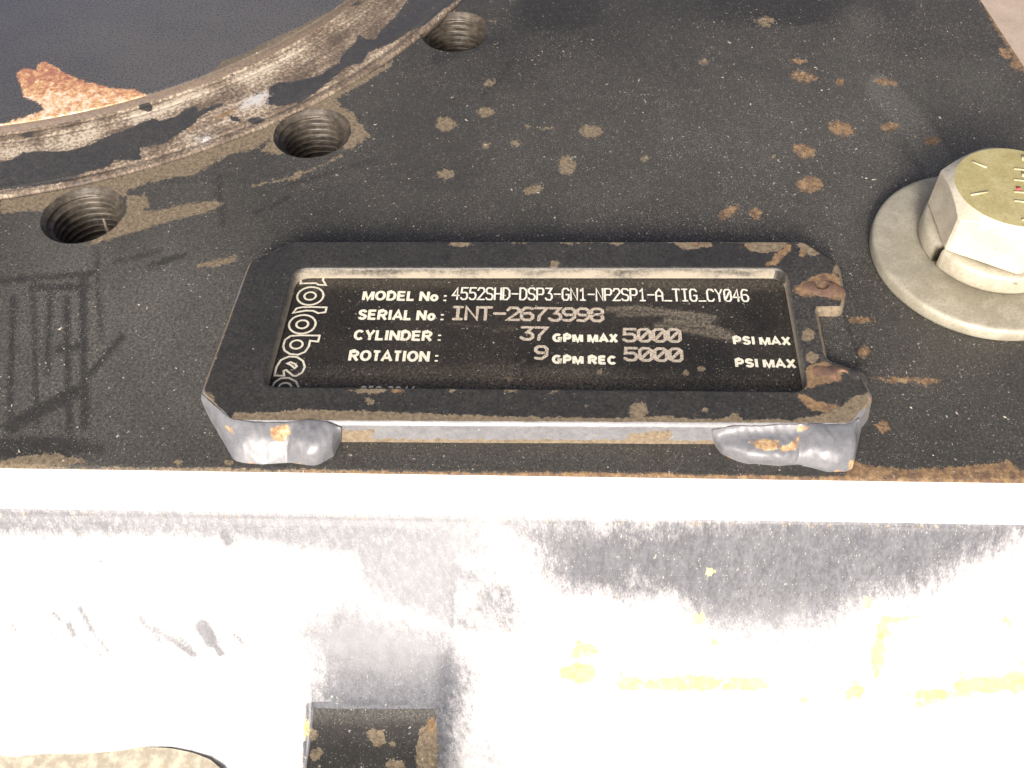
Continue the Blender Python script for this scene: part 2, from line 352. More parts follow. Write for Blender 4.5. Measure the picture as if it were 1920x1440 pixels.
edge_d = ((q[:, 0] - 1838) * 125 - q[:, 1] * 82) / math.hypot(125, 82)
a_rust = np.maximum(a_rust, np.where(q[:, 1] < 400, edge_d + 3 + 12 * vnoise(q, .02, 4), -99))
wl = [([(x0, y0), (x1, y1)], w) for x0, y0, x1, y1, w in [
    (25, 560, 18, 790, 6), (62, 545, 70, 800, 5), (95, 540, 88, 700, 6), (125, 560, 130, 830, 7), (155, 520, 160, 800, 8), (180, 470, 190, 640, 4), (0, 527, 180, 512, 6), (60, 540, 165, 538, 7), (110, 655, 150, 648, 9),
    (228, 632, 140, 735, 7), (140, 735, 20, 800, 14), (215, 492, 300, 470, 4), (280, 500, 345, 478, 6), (480, 400, 540, 370, 4), (410, 330, 418, 420, 5), (545, 345, 700, 300, 3),
    (905, 180, 920, 160, 5), (918, 168, 935, 148, 5), (935, 150, 950, 130, 5), (950, 130, 962, 108, 5), (820, 110, 1010, 50, 12)]]
a_wipe = union(q, [], [(1450, 10, 150, 40), (1050, 20, 90, 40), (70, 840, 130, 22)], wl)  # wide top ellipse paints in a dark reflection; lines are wiped scuffs
film = .55 + .20 * vnoise(q, .006, 21) + .75 * soft(union(q, [], [(120, 620, 150, 230), (330, 620, 160, 230)]), 160)
film += .25 * soft(sd_ell(q, 1560, 230, 260, 200), 260) + 2.4 * soft(sd_line(q, [(1650, 165), (1690, 205), (1725, 250), (1760, 310)], 17 * 1.0), 26) + .22 * soft(sd_ell(q, 1660, 400, 90, 70), 90) + .15 * soft(sd_ell(q, 1560, 150, 190, 60), 100)
film += .5 * soft(union(q, lines=[([(1560, 28), (1620, 38), (1680, 25), (1735, -5)], 4), ([(1420, 0), (1430, 25)], 2), ([(1570, 40), (1640, 42), (1700, 22)], 2)]), 3)
film = np.clip(film - .25 * soft(sd_ell(q, 1300, 60, 500, 120), 120), .05, 1.6)  # thinner film along the top stands in for a dark reflection
den = .5 + .8 * soft(sd_ell(q, 1500, 270, 420, 230), 250) + .25 * vnoise(q, .01, 31) - .2 * soft(sd_ell(q, 1400, 20, 400, 70), 60) + .25 * soft(sd_ell(q, 1100, 300, 400, 200), 200)
F = dict(wear_a=(a_tan, a_rust, a_wipe), wear_b=(film, np.clip(den, .05, 1.6), np.full(len(V), -99.)))
top_plate = adopt(base, mesh_np('top_plate', V, [quads, tris], M_PLATE, fields=F))
def side_strip(name, pts, z0, z1, mat, parent, rust=9.0):
    n = len(pts); zs = np.linspace(z0, z1, 6); V = np.array([(x, y, z) for z in zs for x, y in pts])
    k = len(V); f = dict(wear_a=(np.full(k, rust), np.full(k, rust), np.full(k, -99.)), wear_b=(np.ones(k), np.ones(k), np.full(k, -99.)))
    return adopt(parent, mesh_np(name, V, [grid_faces(6, n)], mat, fields=f))
tdir = np.array([-EN[1], EN[0]]); tdir = tdir if tdir[1] > 0 else -tdir
t0 = (YF - E0[1]) / tdir[1]; t1 = (520 - E0[1]) / tdir[1]
side_strip('plate_side', [E0 + tdir * t for t in np.linspace(t0, t1, 200)], -.02, -24, M_PLATE, base)
# wall of the ring groove
th = np.linspace(0, 2 * math.pi, 721)[:-1]
gv = np.array([(RC[0] + r * math.cos(a), RC[1] + r * math.sin(a), z) for r, z in ((R_GROOVE + .55, .02), (R_GROOVE + .45, -1.0), (R_GROOVE - .9, -1.4)) for a in th])
adopt(base, mesh_np('groove', gv, [grid_faces(3, len(th), True)], M_WALL))

# threaded holes
def threaded_hole(c, depth, seed):
    nth = 96; pitch = 1.85; zz = np.concatenate([[.03, -.25, -.75], np.arange(-1.05, -depth, -pitch / 8)]); rr = np.random.default_rng(seed)
    tht = np.linspace(0, 2 * math.pi, nth + 1)[:-1]; V = []
    for i, z in enumerate(zz):
        ph = ((-z / pitch) + tht / (2 * math.pi)) % 1.0; tri = np.abs(ph * 2 - 1)
        if i == 0: r = np.full(nth, HR + .01)
        elif i == 1: r = np.full(nth, HR - .32)
        elif i == 2: r = np.full(nth, HR - .75)
        else: r = HR - .85 - 1.3 * np.clip(tri * 1.5 - .25, 0, 1) * min(1, (i - 2) / 5)
        r = r + rr.normal(0, .025, nth); V += [(c[0] + a * math.cos(t), c[1] + a * math.sin(t), z) for a, t in zip(r, tht)]
    n0 = len(V); r = HR - 1.9
    V += [(c[0] + r * math.cos(t), c[1] + r * math.sin(t), -depth) for t in tht] + [(c[0], c[1], -depth - 3.5)]
    f = grid_faces(len(zz) + 1, nth, True); tip = np.array([(n0 + i, n0 + (i + 1) % nth, n0 + nth) for i in range(nth)])
    return mesh_np('threaded_hole', np.array(V), [f, tip], M_THREAD, top_plate)
for c, d, s in zip(HC, (17, 24, 24), (1, 2, 3)): threaded_hole(c, d, s)

# ------------------------------------------------------------------ machine base: front body below the plate
XR = E0[0] + tdir[0] * t0                                # right-hand end of the front edge
cols = np.append(np.arange(-175, XR - .3, .55), XR); E_CH = math.radians(43)
pt = np.stack([cols, np.full(len(cols), YF), np.full(len(cols), -.35)], 1); rows = [pt.copy()]
def e_map(qp):
    e = np.full(len(qp), 48.0)
    sm = lambda v: v * v * (3 - 2 * v)
    right = sm(soft(qp[:, 0] - 1000, 420)) * sm(soft((1140 - (qp[:, 0] - 1500) * .10) - qp[:, 1], 150))
    e = e - 24 * right
    e = e + 3.0 * vnoise(qp, .006, 51)
    return np.radians(e)
chb = lambda x: 956 + (985 - 956) * x / 1920
state = np.zeros(len(cols)); ds = .5
for k in range(150):
    qp = to_px(pt); inch = np.full(len(cols), 1.0 if k < 17 else 0.0)
    e = inch * E_CH + (1 - inch) * e_map(qp); e = np.where(inch > .999, E_CH, e)
    if k < 2: e = np.full(len(cols), math.radians(68 - 11 * k))
    pt = pt + np.stack([np.zeros(len(cols)), -np.sin(e) * ds, -np.cos(e) * ds], 1); rows.append(pt.copy())
rows += [pt + np.array([0, -1.5 * (k > 0), -14.0 * k - 2]) for k in range(1, 6)]
B = np.array(rows); nr, nc = B.shape[:2]
# flat ledge standing out of the slope
jl, jr = 578, 812
zi = None; colq = to_px(B.reshape(-1, 3)).reshape(nr, nc, 2)
sel = (np.abs(colq[..., 0] - 700) < 20) & (np.abs(colq[..., 1] - 1318) < 8); ZL = float(B[sel][:, 2].mean())
xl, xr = P2(jl, 1390, ZL)[0], P2(jr, 1390, ZL)[0]
xx, yy, zz = B[..., 0], B[..., 1], B[..., 2]
lz = ZL - np.where(xx > xr, (xx - xr) ** 1.0 * 1.0 * np.clip((xx - xr) / 3, 0, 1), 0) - np.where(xx < xl, (xl - xx) * 7, 0)
kk = 8.0; hmix = np.clip(.5 + .5 * (lz - zz) / kk, 0, 1); B[..., 2] = zz * (1 - hmix) + lz * hmix + kk * hmix * (1 - hmix) * (xx > xl - .3)
V = B.reshape(-1, 3).copy(); below = V[:, 2] < -7
V[:, 2] += np.where(below, .22 * vnoise(V[:, :2], .10, 61) + .5 * vnoise(V[:, :2], .03, 62), .05 * vnoise(V[:, :2], .2, 63))
q = to_px(V)
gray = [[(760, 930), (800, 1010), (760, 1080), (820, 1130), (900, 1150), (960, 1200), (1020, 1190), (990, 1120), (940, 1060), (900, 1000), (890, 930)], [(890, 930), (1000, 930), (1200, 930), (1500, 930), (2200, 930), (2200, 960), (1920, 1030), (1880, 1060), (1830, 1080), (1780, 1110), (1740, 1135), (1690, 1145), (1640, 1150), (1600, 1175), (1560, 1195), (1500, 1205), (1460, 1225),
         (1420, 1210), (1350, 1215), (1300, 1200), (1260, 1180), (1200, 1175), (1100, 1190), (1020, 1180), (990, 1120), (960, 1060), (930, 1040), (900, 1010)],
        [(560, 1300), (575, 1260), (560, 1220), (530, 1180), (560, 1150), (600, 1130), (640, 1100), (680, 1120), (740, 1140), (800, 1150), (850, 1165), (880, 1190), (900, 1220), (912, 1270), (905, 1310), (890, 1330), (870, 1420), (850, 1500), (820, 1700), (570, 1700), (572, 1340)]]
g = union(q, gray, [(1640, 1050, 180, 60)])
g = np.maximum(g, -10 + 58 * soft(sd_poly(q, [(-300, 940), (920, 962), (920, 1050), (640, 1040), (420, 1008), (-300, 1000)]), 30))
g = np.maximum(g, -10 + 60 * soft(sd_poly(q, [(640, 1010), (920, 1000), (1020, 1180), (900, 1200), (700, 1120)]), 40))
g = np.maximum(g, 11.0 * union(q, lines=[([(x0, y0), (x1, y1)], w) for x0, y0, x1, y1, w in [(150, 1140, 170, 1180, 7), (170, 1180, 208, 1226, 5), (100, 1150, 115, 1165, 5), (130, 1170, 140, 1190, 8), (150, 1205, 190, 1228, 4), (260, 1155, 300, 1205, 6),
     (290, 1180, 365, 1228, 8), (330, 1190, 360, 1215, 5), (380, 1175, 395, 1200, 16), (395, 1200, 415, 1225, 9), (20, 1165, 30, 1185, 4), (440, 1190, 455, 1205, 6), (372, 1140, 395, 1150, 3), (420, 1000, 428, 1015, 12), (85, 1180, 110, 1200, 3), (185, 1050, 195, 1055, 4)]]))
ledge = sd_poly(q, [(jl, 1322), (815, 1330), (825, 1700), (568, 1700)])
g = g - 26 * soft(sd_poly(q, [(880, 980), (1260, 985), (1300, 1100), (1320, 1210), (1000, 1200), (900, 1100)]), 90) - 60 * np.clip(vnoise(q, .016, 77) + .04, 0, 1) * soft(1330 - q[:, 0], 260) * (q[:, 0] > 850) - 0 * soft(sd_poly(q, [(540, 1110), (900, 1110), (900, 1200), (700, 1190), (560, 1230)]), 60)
thick = -g * 1.15 + 4                                         # pale dust colour paints the sun glare in; grey patches lie outside it
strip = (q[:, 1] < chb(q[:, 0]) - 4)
thick = np.where(strip, 140, thick)  # front edge fully pale, its sunlit glare put into the colour
yel = [(1095, 1215, 22, 9), (1085, 1262, 34, 16), (1180, 1281, 22, 12), (1250, 1283, 40, 10), (1320, 1281, 32, 12), (1400, 1284, 40, 10), (1655, 1182, 9, 22), (1678, 1161, 22, 4), (1645, 1232, 11, 28), (1605, 1296, 16, 12), (1505, 1311, 9, 4),
       (1750, 1302, 40, 9), (1810, 1290, 20, 16), (1850, 1284, 44, 14), (1905, 1278, 25, 18), (1625, 1130, 7, 8), (1310, 1160, 9, 9), (1335, 1070, 6, 4), (1340, 1206, 8, 4), (1890, 1165, 5, 4)]
ry_ = np.random.default_rng(5); yel += [(x + ry_.normal(0, rx * .7), y + ry_.normal(0, ry * .8), rx * ry_.uniform(.1, .4), ry * ry_.uniform(.2, .6)) for x, y, rx, ry in yel for _ in range(4)]
a_rust = union(q, [], yel) + 2.0
a_rust = np.maximum(a_rust, union(q, [[(jl - 4, 1335), (jl + 2, 1340), (jl + 3, 1375), (jl - 10, 1385)], [(800, 1350), (818, 1345), (815, 1372), (803, 1380)]]))
a_tan = union(q, [[(785, 1372), (803, 1352), (820, 1348), (822, 1500), (785, 1500), (780, 1420)], [(686, 1372), (700, 1368), (718, 1370), (726, 1385), (710, 1402), (700, 1398)]], [(588, 1380, 8, 12), (594, 1414, 13, 10, -30), (740, 1434, 18, 10), (738, 1395, 5, 5)])
edge_rim = 7 - np.abs(q[:, 1] - chb(q[:, 0]) - 6); a_tan = np.maximum(a_tan, edge_rim - 7)
a_wipe = union(q, [], [], [([(520, 1150), (600, 1260)], 4), ([(600, 1150), (700, 1180), (800, 1190), (870, 1195)], 3), ([(640, 1200), (720, 1290)], 3), ([(700, 1150), (760, 1220)], 4)])
film = np.where(ledge > -5, .35, .55) * (1 - .45 * soft(ledge + 6, 16)) + 1.1 * soft(14 - np.abs(q[:, 1] - 1335), 30) * (ledge > -4) + .2 * vnoise(q, .02, 71)
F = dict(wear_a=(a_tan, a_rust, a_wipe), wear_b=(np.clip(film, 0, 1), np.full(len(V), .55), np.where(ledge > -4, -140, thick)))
NE = 17                                                  # rows above belong to the bevelled edge of the plate
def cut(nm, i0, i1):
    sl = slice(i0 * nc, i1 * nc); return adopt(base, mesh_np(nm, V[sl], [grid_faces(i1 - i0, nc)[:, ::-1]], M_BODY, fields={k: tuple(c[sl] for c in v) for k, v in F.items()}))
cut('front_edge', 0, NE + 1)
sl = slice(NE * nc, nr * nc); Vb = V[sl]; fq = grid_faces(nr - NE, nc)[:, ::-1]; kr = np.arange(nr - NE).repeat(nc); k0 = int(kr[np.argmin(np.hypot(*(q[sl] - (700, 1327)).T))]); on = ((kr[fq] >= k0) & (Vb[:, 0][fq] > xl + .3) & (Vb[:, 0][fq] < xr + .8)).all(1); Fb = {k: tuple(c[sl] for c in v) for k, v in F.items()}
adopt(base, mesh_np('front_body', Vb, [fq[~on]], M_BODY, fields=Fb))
used = np.unique(fq[on]); remap = np.full(len(Vb), -1); remap[used] = np.arange(len(used))
adopt(base, mesh_np('ledge', Vb[used], [remap[fq[on]]], M_PLATE, fields={k: tuple(c[used] for c in v) for k, v in Fb.items()}))

ev = B[:, -1]; eb = ev.copy(); eb[:, 2] = np.minimum(ev[:, 2] - .5, -125); ks = 2 * nr
adopt(base, mesh_np('body_side', np.concatenate([ev, eb]), [grid_faces(2, nr)], M_BODY, smooth=False, fields=dict(wear_a=(np.full(ks, -99.), np.full(ks, -6.), np.full(ks, -99.)), wear_b=(np.full(ks, .6), np.full(ks, .6), np.full(ks, -40.)))))

# rounded lug at the lower left
LZ = float(P(200, 1400, 0)[2]); selq = to_px(V); m = np.hypot(selq[:, 0] - 200, selq[:, 1] - 1400); LZ = V[m.argmin(), 2] - .25
lp = [(-260, 1390), (0, 1394), (150, 1396), (250, 1398), (320, 1402), (362, 1410), (392, 1421), (412, 1437), (424, 1460), (428, 1500), (428, 1700), (-260, 1700)]
lo = [P2(x, y, LZ) for x, y in lp]
bm = bmesh.new(); vt = [bm.verts.new((x, y, LZ)) for x, y in lo]; fc = bm.faces.new(vt); bmesh.ops.recalc_face_normals(bm, faces=[fc])
ytop = max(v.co.y for v in vt)
ex = bmesh.ops.extrude_face_region(bm, geom=[fc]); bmesh.ops.translate(bm, verts=[v for v in ex['geom'] if isinstance(v, bmesh.types.BMVert)], vec=(0, 0, -22))
bmesh.ops.recalc_face_normals(bm, faces=bm.faces); bmesh.ops.bevel(bm, geom=[e for e in bm.edges if abs(e.verts[0].co.z - LZ) < .01 and abs(e.verts[1].co.z - LZ) < .01], offset=.06, segments=1, affect='EDGES')
for v in bm.verts: v.co.z -= (ytop - v.co.y) * .34
lug = adopt(base, from_bm('lug', bm, M_LUG, smooth=False)); kL = len(lug.data.vertices)
set_fields(lug.data, dict(wear_a=(np.full(kL, -99.),) * 3, wear_b=(np.full(kL, .4), np.full(kL, .5), np.full(kL, -99.))))

# ------------------------------------------------------------------ turntable ring
ring = empty('turntable_ring', (RC[0], RC[1], 0))
tag(ring, 'worn turntable ring with raised glossy black centre and flaking tan rust', 'turntable ring')
STEP_H = 2.3
def polar(name, radii, zfun, mat, fieldfun):
    a0 = math.atan2(-RC[1], -RC[0]); th = np.concatenate([np.linspace(-2.25, .15, 620), np.linspace(.15, 2 * math.pi - 2.25, 120)[1:-1]]); n = len(th)
    V = np.array([(RC[0] + r * math.cos(t), RC[1] + r * math.sin(t), zfun(r)) for r in radii for t in th])
    V[:, 2] += .05 * vnoise(V[:, :2], .08, 81)
    return adopt(ring, mesh_np(name, V, [grid_faces(len(radii), n, True)], mat, fields=fieldfun(to_px(V), V)))
blackp = [[(20, 300), (45, 285), (90, 284), (130, 283), (175, 268), (200, 255), (230, 245), (260, 232), (285, 222), (300, 226), (330, 218), (345, 205), (370, 198), (372, 208), (415, 192), (420, 196), (380, 215), (360, 235), (330, 255), (310, 268),
           (262, 278), (265, 300), (215, 300), (205, 312), (160, 322), (130, 338), (90, 345), (60, 350), (-80, 365), (-80, 315)],
          [(505, 163), (520, 155), (560, 152), (600, 140), (625, 125), (637, 118), (640, 105), (665, 80), (672, 66), (690, 75), (705, 72), (715, 55), (735, 38), (750, 20), (765, 0), (790, -60), (900, -60), (860, 0), (830, 18), (800, 45), (785, 52),
           (760, 62), (745, 75), (715, 88), (690, 98), (680, 118), (650, 125), (620, 150), (590, 175), (560, 193), (520, 198), (497, 196), (505, 180)]]
def f_ring(q, V):
    r = np.hypot(V[:, 0] - RC[0], V[:, 1] - RC[1]); an = np.arctan2(V[:, 1] - RC[1], V[:, 0] - RC[0]); st = np.c_[r * 1.0, an * R_GROOVE * .10]
    tone = -.07 + .16 * vnoise(st, .8, 141) + .2 * vnoise(q, .03, 144) + .20 * soft(sd_line(q, [(-60, 300), (150, 258), (300, 205), (470, 140), (560, 95)], 16), 24) + .16 * soft(sd_line(q, [(-60, 372), (60, 352), (110, 345)], 8), 10)
    tone += .12 * soft(sd_ell(q, 420, 215, 90, 22, -22), 20)
    k = len(q); bl = union(q, blackp); tanf = np.minimum(-bl, 26 - 50 * np.clip(vnoise(np.c_[q[:, 0] * .6, q[:, 1]], .035, 145), 0, 1))
    w = union(q, [[(455, 190), (470, 180), (495, 170), (505, 175), (500, 190), (490, 198), (450, 205)]], [(380, 262, 14, 6, -20)])
    rustf = union(q, [], [(420, 215, 60, 10, -22), (360, 240, 40, 8, -25), (30, 275, 40, 8, -12)]) - 6
    return dict(wear_a=(tanf, rustf, np.full(k, -99.)), wear_b=(np.full(k, .5), np.full(k, .35), w - 3), wear_c=(tone,))
polar('ring_face', np.concatenate([[R_STEP], np.arange(R_STEP + .2, R_GROOVE - .6, .34), [R_GROOVE - .55, R_GROOVE - .3, R_GROOVE - .2]]), lambda r: .25 - max(0, r - R_GROOVE + .55) * 3.5 - .28 * math.exp(-((r - R_STEP - 1.3) / .4) ** 2) - .22 * math.exp(-((r - R_STEP - 4.6) / .35) ** 2) - .3 * math.exp(-((r - R_GROOVE + 3.0) / .45) ** 2) + .12 * math.exp(-((r - R_GROOVE + 1.4) / .6) ** 2), M_RING, f_ring)
def f_disc(q, V):
    k = len(q)
    ru = [(33, 138), (45, 128), (68, 134), (72, 122), (85, 118), (100, 125), (115, 135), (160, 155), (210, 167), (255, 170), (275, 180), (240, 198), (150, 220), (60, 245), (0, 268), (-60, 280), (-60, 245), (0, 236), (40, 222), (80, 210), (85, 203), (70, 190), (55, 185), (45, 180), (42, 165), (35, 150)]
    ta = [(385, 152), (400, 130), (420, 112), (455, 102), (480, 88), (500, 78), (560, 50), (620, 20), (650, 0), (720, -40), (740, -20), (700, 10), (600, 62), (500, 110)]
    film = .8 + .5 * soft(sd_ell(q, 350, 60, 300, 120), 120)
    tone = .10 - .26 * soft(158 + q[:, 0] * .06 - q[:, 1], 34) + .1 * vnoise(q, .03, 143)
    return dict(wear_a=(union(q, [ta]), union(q, [ru]) + 2, np.full(k, -99.)), wear_b=(film, np.full(k, .25), np.full(k, -99.)), wear_c=(tone,))
polar('inner_disc', np.concatenate([[1], np.linspace(20, 50, 5), np.arange(52, R_STEP - .5, .8), [R_STEP - .35, R_STEP - .12, R_STEP]]), lambda r: STEP_H - max(0, r - R_STEP + .35) ** 2 * 2.0 - (.0007 * max(0, R_STEP - 6 - r) ** 2 if r > 62 else .0007 * (R_STEP - 68) ** 2 + .0014 * (R_STEP - 68) * (62 - r)), M_DISC, f_disc)
sv = np.array([(RC[0] + r * math.cos(a), RC[1] + r * math.sin(a), z) for r, z in ((R_STEP, STEP_H - .22), (R_STEP + .03, STEP_H - .8), (R_STEP + .02, .9), (R_STEP + .35, .2)) for a in th])
adopt(ring, mesh_np('step_wall', sv, [grid_faces(4, len(th), True)], M_WALL))

# ------------------------------------------------------------------ nameplate frame
FH, NZ = 5.4, 2.4
out_px = [(548, 450), (1507, 450), (1577, 495), (1586, 560), (1580, 579), (1534, 579), (1553, 672), (1612, 692), (1642, 746), (1600, 799), (432, 793), (374, 737), (466, 487)]
win_px = [(552, 503), (1474, 503), (1516, 733), (492, 724)]
def dense(pts, radius, step=.8):
    """closed outline, corners rounded by radius (mm), resampled"""
    pts = [np.array(p, float) for p in pts]; n = len(pts); out = []
    for i in range(n):
        a, b, c = pts[i - 1], pts[i], pts[(i + 1) % n]; r = radius[i] if isinstance(radius, (list, tuple)) else radius
        u = (a - b) / np.hypot(*(a - b)); w = (c - b) / np.hypot(*(c - b)); t = min(r, .45 * np.hypot(*(a - b)), .45 * np.hypot(*(c - b)))
        p0, p1 = b + u * t, b + w * t
        for s in np.linspace(0, 1, 7): out.append((1 - s) ** 2 * p0 + 2 * s * (1 - s) * b + s * s * p1)
    res = []
    for a, b in zip(out, out[1:] + out[:1]):
        k = max(1, int(np.hypot(*(b - a)) / step)); res += [a + (b - a) * i / k for i in range(k)]
    return np.array(res)
OUT = dense([P2(*p, FH) for p in out_px], [1.6, 1.6, 1.6, 1.2, .8, .8, 1.5, 2.5, 2.2, 1.5, 1.5, 1.5, 1.5]); WIN = dense([P2(*p, FH) for p in win_px], 3.2)
def ccw(p): return p if np.sum(p[:, 0] * np.roll(p[:, 1], -1) - np.roll(p[:, 0], -1) * p[:, 1]) > 0 else p[::-1].copy()
OUT, WIN = ccw(OUT), ccw(WIN)
def inset(p, d):
    t = np.roll(p, -1, 0) - np.roll(p, 1, 0); t /= np.hypot(*t.T)[:, None] + 1e-9; nrm = np.stack([-t[:, 1], t[:, 0]], 1)
    return p + nrm * np.reshape(d, (-1, 1))
jo = .10 * vnoise(OUT, .5, 91); jw = .06 * vnoise(WIN, .6, 92)
loops_o = [(inset(OUT, .72 + jo), FH), (inset(OUT, .60 + jo), FH - .07), (inset(OUT, .10 + jo), FH - .58), (inset(OUT, .0 + jo), FH - .76), (inset(OUT, jo * .5), FH - 1.0), (inset(OUT, -.15), 3.0), (inset(OUT, -.4), 1.2), (inset(OUT, -.6), -.3)]
loops_w = [(inset(WIN, -.45 + jw), FH), (inset(WIN, -.18 + jw), FH - .08), (inset(WIN, jw), FH - .3), (inset(WIN, jw * .5), FH - .9), (inset(WIN, .01), FH - 1.6), (inset(WIN, .02), NZ + .8), (inset(WIN, .05), NZ + .3), (inset(WIN, .1), NZ - .2)]
bb0, bb1 = OUT.min(0), OUT.max(0)
gx, gy = np.meshgrid(np.arange(bb0[0], bb1[0], .62), np.arange(bb0[1], bb1[1], .62)); gpts = np.stack([gx.ravel(), gy.ravel()], 1)
lo0, lw0 = loops_o[0][0], loops_w[0][0]
ok = (sd_near(gpts, lo0) > .35) & (sd_near(gpts, lw0) < -.35); gpts = gpts[ok] + rng.normal(0, .05, (ok.sum(), 2))
allp = np.concatenate([lo0, lw0, gpts]); no, nw = len(lo0), len(lw0)
ed = [(i, (i + 1) % no) for i in range(no)] + [(no + i, no + (i + 1) % nw) for i in range(nw)]
vv, _, ff, *_ = delaunay_2d_cdt([Vector(p) for p in allp], ed, [], 0, 1e-7)
vv = np.array([tuple(p) for p in vv]); ff = np.array([f for f in ff if len(f) == 3]); cen = vv[ff].mean(1)
ff = ff[(sd_near(cen, lo0) > 0) & (sd_near(cen, lw0) < 0)]
V = [np.c_[vv, np.full(len(vv), FH)]]; faces = [ff]; off = len(vv)
for loops in (loops_w,):
    n = len(loops[0][0]); V.append(np.concatenate([np.c_[l, np.full(n, z)] for l, z in loops])); fq = grid_faces(len(loops), n, True) + off
    faces.append(fq if loops is loops_w else fq[:, ::-1]); off += n * len(loops)
SIDE = (np.concatenate([np.c_[l, np.full(len(l), z)] for l, z in loops_o]), grid_faces(len(loops_o), len(OUT), True)[:, ::-1])
V = np.concatenate(V)
f_tan = [[(432, 787), (440, 773), (480, 775), (520, 772), (560, 768), (640, 770), (720, 772), (860, 778), (1000, 782), (1150, 784), (1250, 780), (1290, 785), (1350, 788), (1375, 776), (1385, 778), (1392, 788), (1440, 786), (1480, 788), (1530, 780), (1580, 760), (1600, 745), (1630, 735), (1642, 750), (1600, 800), (430, 799)],
         [(1390, 455), (1470, 450), (1475, 465), (1440, 475), (1405, 470)], [(1255, 450), (1335, 450), (1335, 462), (1300, 468), (1275, 465)], [(1492, 455), (1510, 450), (1545, 470), (1530, 478), (1510, 480)], [(645, 731), (720, 727), (726, 735), (690, 739)], [(375, 735), (385, 730), (402, 745), (400, 756), (385, 748)]]
f_tell = [(1197, 770, 17, 16), (692, 752, 8, 6), (865, 457, 20, 6), (1072, 455, 9, 5), (1157, 455, 14, 5), (985, 452, 12, 3), (1040, 496, 10, 7, -30), (740, 733, 9, 5), (850, 731, 8, 4), (960, 732, 12, 4), (1040, 735, 6, 3), (1515, 628, 12, 12), (1523, 670, 12, 11), (1570, 505, 8, 8), (1320, 770, 6, 5), (400, 672, 6, 6), (1100, 760, 4, 3)]
f_rust = [[(1485, 455), (1482, 470), (1455, 498), (1436, 497), (1450, 480), (1470, 462)], [(1488, 540), (1520, 520), (1540, 512), (1570, 515), (1582, 525), (1582, 562), (1560, 562), (1545, 556), (1520, 558), (1490, 552)],
          [(1510, 690), (1545, 675), (1580, 695), (1575, 715), (1545, 720), (1510, 730), (1492, 733), (1500, 715)], [(1490, 735), (1510, 740), (1530, 752), (1580, 760), (1550, 775), (1510, 765)]]
q = to_px(V); insd = sd_near(V[:, :2], OUT) * 8.0; wsd = -sd_near(V[:, :2], WIN) * 8.0
topm = V[:, 2] > FH - .5; front = (V[:, 2] < FH - .9) & (insd < 4) & (q[:, 1] > 770); win_wall = (wsd < 3) & (V[:, 2] < FH - .2)
a_tan = np.maximum(union(q, f_tan, f_tell), np.where(topm, 3.0 - insd + 7 * vnoise(q, .02, 95), -99)); a_tan = np.where((V[:, 2] < FH - .7) | ((V[:, 2] < FH - .03) & (q[:, 1] > 770)), -99, a_tan)
a_tan = np.maximum(a_tan, np.where(topm & (wsd < 3), -2 + 9 * vnoise(q, .02, 96), -99))
a_tan = np.where(win_wall, -99 + 0 * 9 * vnoise(np.c_[q[:, 0] * .3, V[:, 2] * 14], .05, 97) + (4.6 - V[:, 2]) * 7, a_tan)
a_tan = np.where(front, np.where(V[:, 2] < .8, 3, -12 + 10 * vnoise(q, .03, 98)), a_tan)
a_rust = union(q, f_rust, [(1310, 458, 12, 4), (744, 733, 12, 5), (1290, 735, 8, 3), (1505, 475, 7, 6), (1400, 462, 10, 3)]); a_rust = np.where(front | win_wall, -99, a_rust)
cake = np.where(win_wall, 1.0 + (FH - 1.5 - V[:, 2]) * 3.0 + 9 * vnoise(np.c_[q[:, 0] * .3, V[:, 2] * 9], .06, 97), np.where(front, -2.0 + 4 * vnoise(q, .02, 94), -99.))
film = np.where(front, 2.0, .7) + np.where(win_wall, 1.8, 0) + .3 * vnoise(q, .01, 99) + .5 * soft(sd_ell(q, 1540, 620, 90, 130), 60); den = .4 + .5 * soft(q[:, 0] - 1350, 200)
holder = empty('nameplate_holder', (*OUT.mean(0), 0))
tag(holder, 'raised black steel frame with clipped corners welded around the nameplate', 'nameplate holder')
adopt(holder, mesh_np('frame_body', V, faces, M_FRAME, fields=dict(wear_a=(a_tan, a_rust, np.full(len(V), -99.)), wear_b=(film, den, cake))))

fz = FH - 2.2; fp = [P2(x, y, fz) for x, y in [(1578, 566), (1520, 566), (1540, 690), (1614, 700), (1600, 640)]]; bm = bmesh.new()
vt = [bm.verts.new((*p, fz)) for p in fp]; fc = bm.faces.new(vt); ex = bmesh.ops.extrude_face_region(bm, geom=[fc]); bmesh.ops.translate(bm, verts=[v for v in ex['geom'] if isinstance(v, bmesh.types.BMVert)], vec=(0, 0, -fz - .2))
bmesh.ops.recalc_face_normals(bm, faces=bm.faces); bmesh.ops.bevel(bm, geom=[e for e in bm.edges if e.verts[0].co.z > fz - .01 and e.verts[1].co.z > fz - .01], offset=.7, segments=3, affect='EDGES')
fl_ = adopt(holder, from_bm('flange', bm, M_PLATE, smooth=False)); kf = len(fl_.data.vertices)
set_fields(fl_.data, dict(wear_a=(np.full(kf, -9.), np.full(kf, -12.), np.full(kf, -99.)), wear_b=(np.full(kf, .6), np.full(kf, .9), np.full(kf, -99.))))
sv_, sf_ = SIDE; qs = to_px(sv_); ks = len(sv_); lowz = sv_[:, 2] < .9
